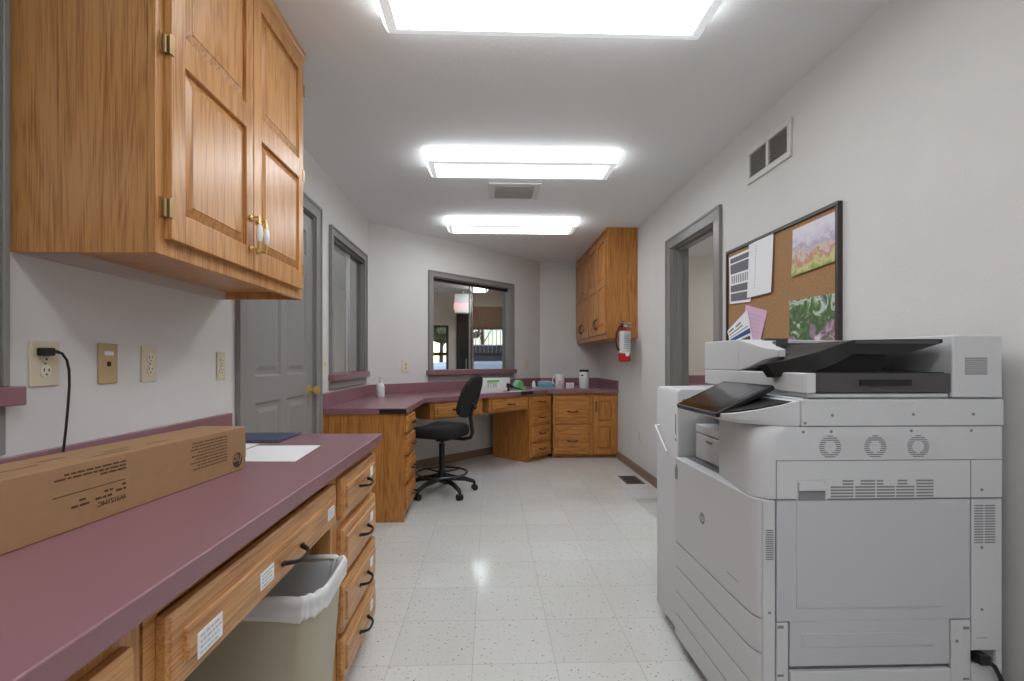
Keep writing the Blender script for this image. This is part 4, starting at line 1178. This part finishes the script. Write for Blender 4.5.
flat('loose_paper', 'lilac loose sheet on the far counter above the black edge tape', [(.33, 5.28), (.47, 5.42), (.36, 5.53), (.22, 5.39)], ZT + .0003, .001, 'lilac', 'paper')
t = thing('small_bottle', 'small white bottle next to the teal box on the far counter', 'bottle', (.53, 5.92, ZT))
MB().lathe([(.022, 0), (.024, .004), (.024, .055), (.012, .068)], 0, 0, 16).build('bottle_body', 'whiteplastic', t, smooth=True)
MB().lathe([(.013, .066), (.013, .085)], 0, 0, 14).build('bottle_cap', 'whiteplastic', t, smooth=True)
t = thing('tissue_box', 'teal and white box on the far counter left of the white tub', 'box', (.675, 5.95, ZT + .012))
MB().box(-.095, .085, -.055, .055, 0, .035).build('box_base', 'teal', t, bevel=.004)
MB().box(-.095, .085, -.055, .055, .035, .066).build('box_top', 'bluegrey', t, bevel=.004)
MB().box(-.06, .05, -.02, .02, .066, .07).build('opening', 'whiteplastic', t)
t = thing('desk_pad', 'thin pale blue pad under the teal box', 'pad', (.655, 5.91, ZT))
MB().box(-.16, .13, -.11, .11, 0, .011).build('pad_sheets', 'bluegrey', t, bevel=.002)
t = thing('wipes_tub', 'white tub with lid standing left of the small cup on the far counter', 'tub', (.845, 5.90, ZT))
MB().lathe([(.050, 0), (.053, .005), (.057, .145)], 0, 0, 24).build('tub_body', 'whiteplastic', t, smooth=True)
MB().lathe([(.061, .145), (.061, .163), (.05, .168)], 0, 0, 24).build('tub_lid', 'white', t, smooth=True)
MB().box(-.025, .028, -.0585, -.05, .04, .09).build('printed_label', 'pink', t)
MB().tube([(-.056, 0, .14), (-.085, -.005, .12), (-.09, -.005, .07), (-.058, 0, .03)], .006, 8).build('handle', 'whiteplastic', t, smooth=True)
t = thing('cup', 'small white cup between the tub and the black-lidded canister', 'cup', (.965, 5.90, ZT))
MB().loft([rrect(0, 0, .046, .035, .012, 0), rrect(0, 0, .05, .038, .012, .062), rrect(0, 0, .045, .033, .01, .062), rrect(0, 0, .04, .03, .01, .006)]).build('cup_body', 'whiteplastic', t, smooth=True)
MB().box(-.015, .018, -.0395, -.03, .02, .04).build('printed_label', 'pink', t)
t = thing('canister', 'tall white canister with black lid on the far counter', 'canister', (1.135, 5.88, ZT))
MB().lathe([(.056, 0), (.06, .006), (.06, .18), (.054, .196)], 0, 0, 28).build('canister_body', 'whiteplastic', t, smooth=True)
MB().lathe([(.057, .194), (.057, .215), (.05, .22)], 0, 0, 28).build('canister_lid', 'black', t, smooth=True)
MB().box(-.045, -.02, -.0602, -.04, .145, .16).build('printed_label', 'darkink', t)
t = thing('scissors', 'dark scissors lying in the right corner of the far counter', 'scissors', (1.36, 5.92, ZT + .004))
mb = MB(); mb.torus((-.035, .01, 0), .018, .004, 16, 6); mb.torus((.0, .022, .0), .018, .004, 16, 6); mb.build('handles', 'black', t, smooth=True)
MB().prism([(-.02, 0), (.07, -.075), (.076, -.07), (-.012, .008)], 'z', -.002, .001).prism([(0, 0), (.085, -.045), (.085, -.04), (.004, .01)], 'z', -.002, .001).build('blades', 'chrome', t)

# ------------------------------------------------------------------ fire extinguisher on the cabinet side
EX, EY, EZ = 1.308, 4.728, 1.10
t = thing('fire_extinguisher', 'red and white fire extinguisher hung on the end of the far wall cabinet', 'fire extinguisher', (EX, EY, EZ))
MB().lathe([(.046, 0), (.056, .006), (.058, .02), (.058, .26), (.052, .29), (.034, .315), (.02, .325), (.02, .34)], 0, 0, 28).build('cylinder', 'red', t, smooth=True)
lb = MB(); n = 18
pts = [(.0588 * math.cos(a), .0588 * math.sin(a)) for a in [math.radians(-170 + 150 * k / n) for k in range(n + 1)]]
lb.prism(pts + [(p[0] * .97, p[1] * .97) for p in reversed(pts)], 'z', .085, .30)
lab = lb.build('label_wrap', plain('extinguisher_label', (206, 206, 208), .5), t, smooth=True)
tx = MB()
for k in range(8): tx.box(-.02, .03, -.0605, -.054, .13 + k * .018, .136 + k * .018)
tx.build('printed_lines', 'labelgrey', lab)
ylathe(MB(), [(.020, -.054), (.020, -.0605)], .012, .075).build('round_sticker', 'white', t)
MB().box(-.018, .018, -.018, .018, .335, .365).tube([(-.045, 0, .39), (0, 0, .375), (.07, -.01, .382)], [.006, .008, .006], 8).tube([(0, 0, .352), (.05, -.01, .345), (.075, -.012, .335)], [.008, .007, .006], 8).build('valve_handle', 'chrome', t, bevel=.002)
MB().tube([(-.015, -.01, .35), (-.055, -.02, .34), (-.085, -.02, .28), (-.09, -.02, .20), (-.078, -.02, .14), (-.055, -.03, .09)], .009, 8).build('hose', 'black', t, smooth=True, angle=70)
MB().ball((-.055, -.03, .098), .013, 1, 1, 1.2).build('nozzle', 'whiteplastic', t, smooth=True)
MB().box(-.012, .012, .058, .0715, .12, .40).box(-.012, .012, .0, .0715, .366, .374).build('wall_bracket', 'black', t)

# ------------------------------------------------------------------ beyond the openings
t = thing('exit_sign', 'lit red EXIT sign in the lobby seen through the interior window', 'exit sign', (-.50, 9.05, 2.0))
MB().box(-.15, .15, -.03, .03, 0, .34).build('sign_box', 'signlit', t, bevel=.006)
mb = MB(); mb.text('EXIT', .17, frame((0, -.032, .11), (1, 0, 0), (0, 0, 1)), .003, 0, 'CENTER'); mb.build('sign_letters', 'signred', t)
MB().cyl((0, 0, .34), (0, 0, .40), .012).build('stem', 'offwhite', t)
t = thing('office_counter', 'mauve counter in the office seen low through the right doorway', 'countertop', (2.6, 5.8, 0))
MB().box(-.95, 1.5, -.3, .298, .79, .83).build('worktop', 'mauve', t, bevel=.004)
MB().box(-.95, 1.5, .278, .298, .83, .93).build('backsplash', 'mauve', t)
MB().box(-.93, 1.48, -.26, .29, 0, .79).build('cabinet_base', 'oakz', t)
t = thing('lobby_bottle', 'blue and white bottle on the ledge behind the left sliding window', 'bottle', (-1.26 + .03, 3.64, 1.021))
MB().lathe([(.014, 0), (.016, .003), (.016, .07), (.009, .085)], 0, 0, 14).build('bottle_body', plain('blue_bottle', (70, 96, 170), .3), t, smooth=True)
MB().lathe([(.010, .085), (.010, .11), (.007, .17), (.005, .18)], 0, 0, 12).build('bottle_neck', 'whiteplastic', t, smooth=True)

S(MB().box(-40, 40, 9.75, 70, -.3, .15), 'ground', 'asphalt')
def car(loc, rot, label):
    t = thing('car', label, 'car', loc, rot)
    L, W = 4.4, 1.75
    sec = [(-2.2, .35, .78), (-2.15, .25, .9), (-1.2, .22, .98), (0, .22, .98), (1.2, .22, .95), (2.1, .25, .86), (2.2, .38, .72)]
    rings = []
    for x, z0, z1 in sec:
        hw = W / 2 * (1 - .12 * (abs(x) / 2.2) ** 3)
        rings.append([(x, -hw, z0), (x, hw, z0), (x, hw, z1 - .12), (x, hw - .12, z1), (x, -hw + .12, z1), (x, -hw, z1 - .12)])
    MB().loft(rings).build('car_body', 'carwhite', t, smooth=True, angle=30)
    gl = [(-1.75, .0), (-1.1, .47), (.2, .5), (1.05, .0)]
    rings = []
    for x, dz in gl:
        hw = .76 - dz * .3
        rings.append([(x, -.78, .95), (x, .78, .95), (x, hw, .95 + dz), (x, -hw, .95 + dz)])
    MB().loft(rings).build('greenhouse', 'carglass', t)
    MB().box(-1.05, .2, -.58, .58, 1.43, 1.475).build('car_roof', 'carwhite', t, bevel=.02)
    for x in (-1.35, 1.38):
        for s in (-1, 1):
            wh = MB().cyl((x, s * .70, .33), (x, s * .89, .33), .33, n=24).build('wheel', 'tyre', t, smooth=True)
            MB().cyl((x, s * .80, .33), (x, s * .9, .33), .2, n=16).build('hubcap', 'chrome', wh, smooth=True)
    return t
c1 = car((.35, 16.0, .15), .12, 'pale parked car seen through the lobby window right of the dark door')
dup(c1, (-4.2, 15.2, .15), -.1, 'pale parked car seen through the lobby window left of the dark door')
def tree(loc, h, r, seed, label):
    random.seed(seed)
    t = thing('tree', label, 'tree', loc, 0, 'trees beyond the parking lot')
    mb = MB(); mb.tube([(0, 0, 0), (.05, 0, h * .4), (0, .05, h * .8)], [.16, .12, .05], 8)
    for k in range(5):
        a = random.uniform(0, 6.28); z0 = h * random.uniform(.35, .6)
        mb.tube([(0, 0, z0), (r * .6 * math.cos(a), r * .6 * math.sin(a), z0 + h * .25)], [.05, .02], 6)
    mb.build('trunk', 'bark', t, smooth=True)
    mb = MB()
    for k in range(16):
        a = random.uniform(0, 6.28); rr = r * random.uniform(.1, .8)
        mb.ball((rr * math.cos(a), rr * math.sin(a), h * random.uniform(.5, 1)), r * random.uniform(.2, .38), 1, 1, .8, 2)
    for v in mb.bm.verts: v.co += Vector((random.uniform(-.08, .08),) * 3)
    mb.build('crown', 'leaf', t)
for i, (x, y, hh, rr) in enumerate(((-6.2, 30, 6, 2.2), (-3.4, 34, 5.2, 2.0), (-.6, 36, 5.6, 1.5), (2.2, 33, 4.6, 1.4))):
    tree((x, y, .15), hh, rr, i, ('tree at the left edge of the left lobby window', 'tree seen in the right half of the left lobby window', 'tree seen through the left part of the right lobby window', 'tree farthest right, seen through the right lobby window')[i])
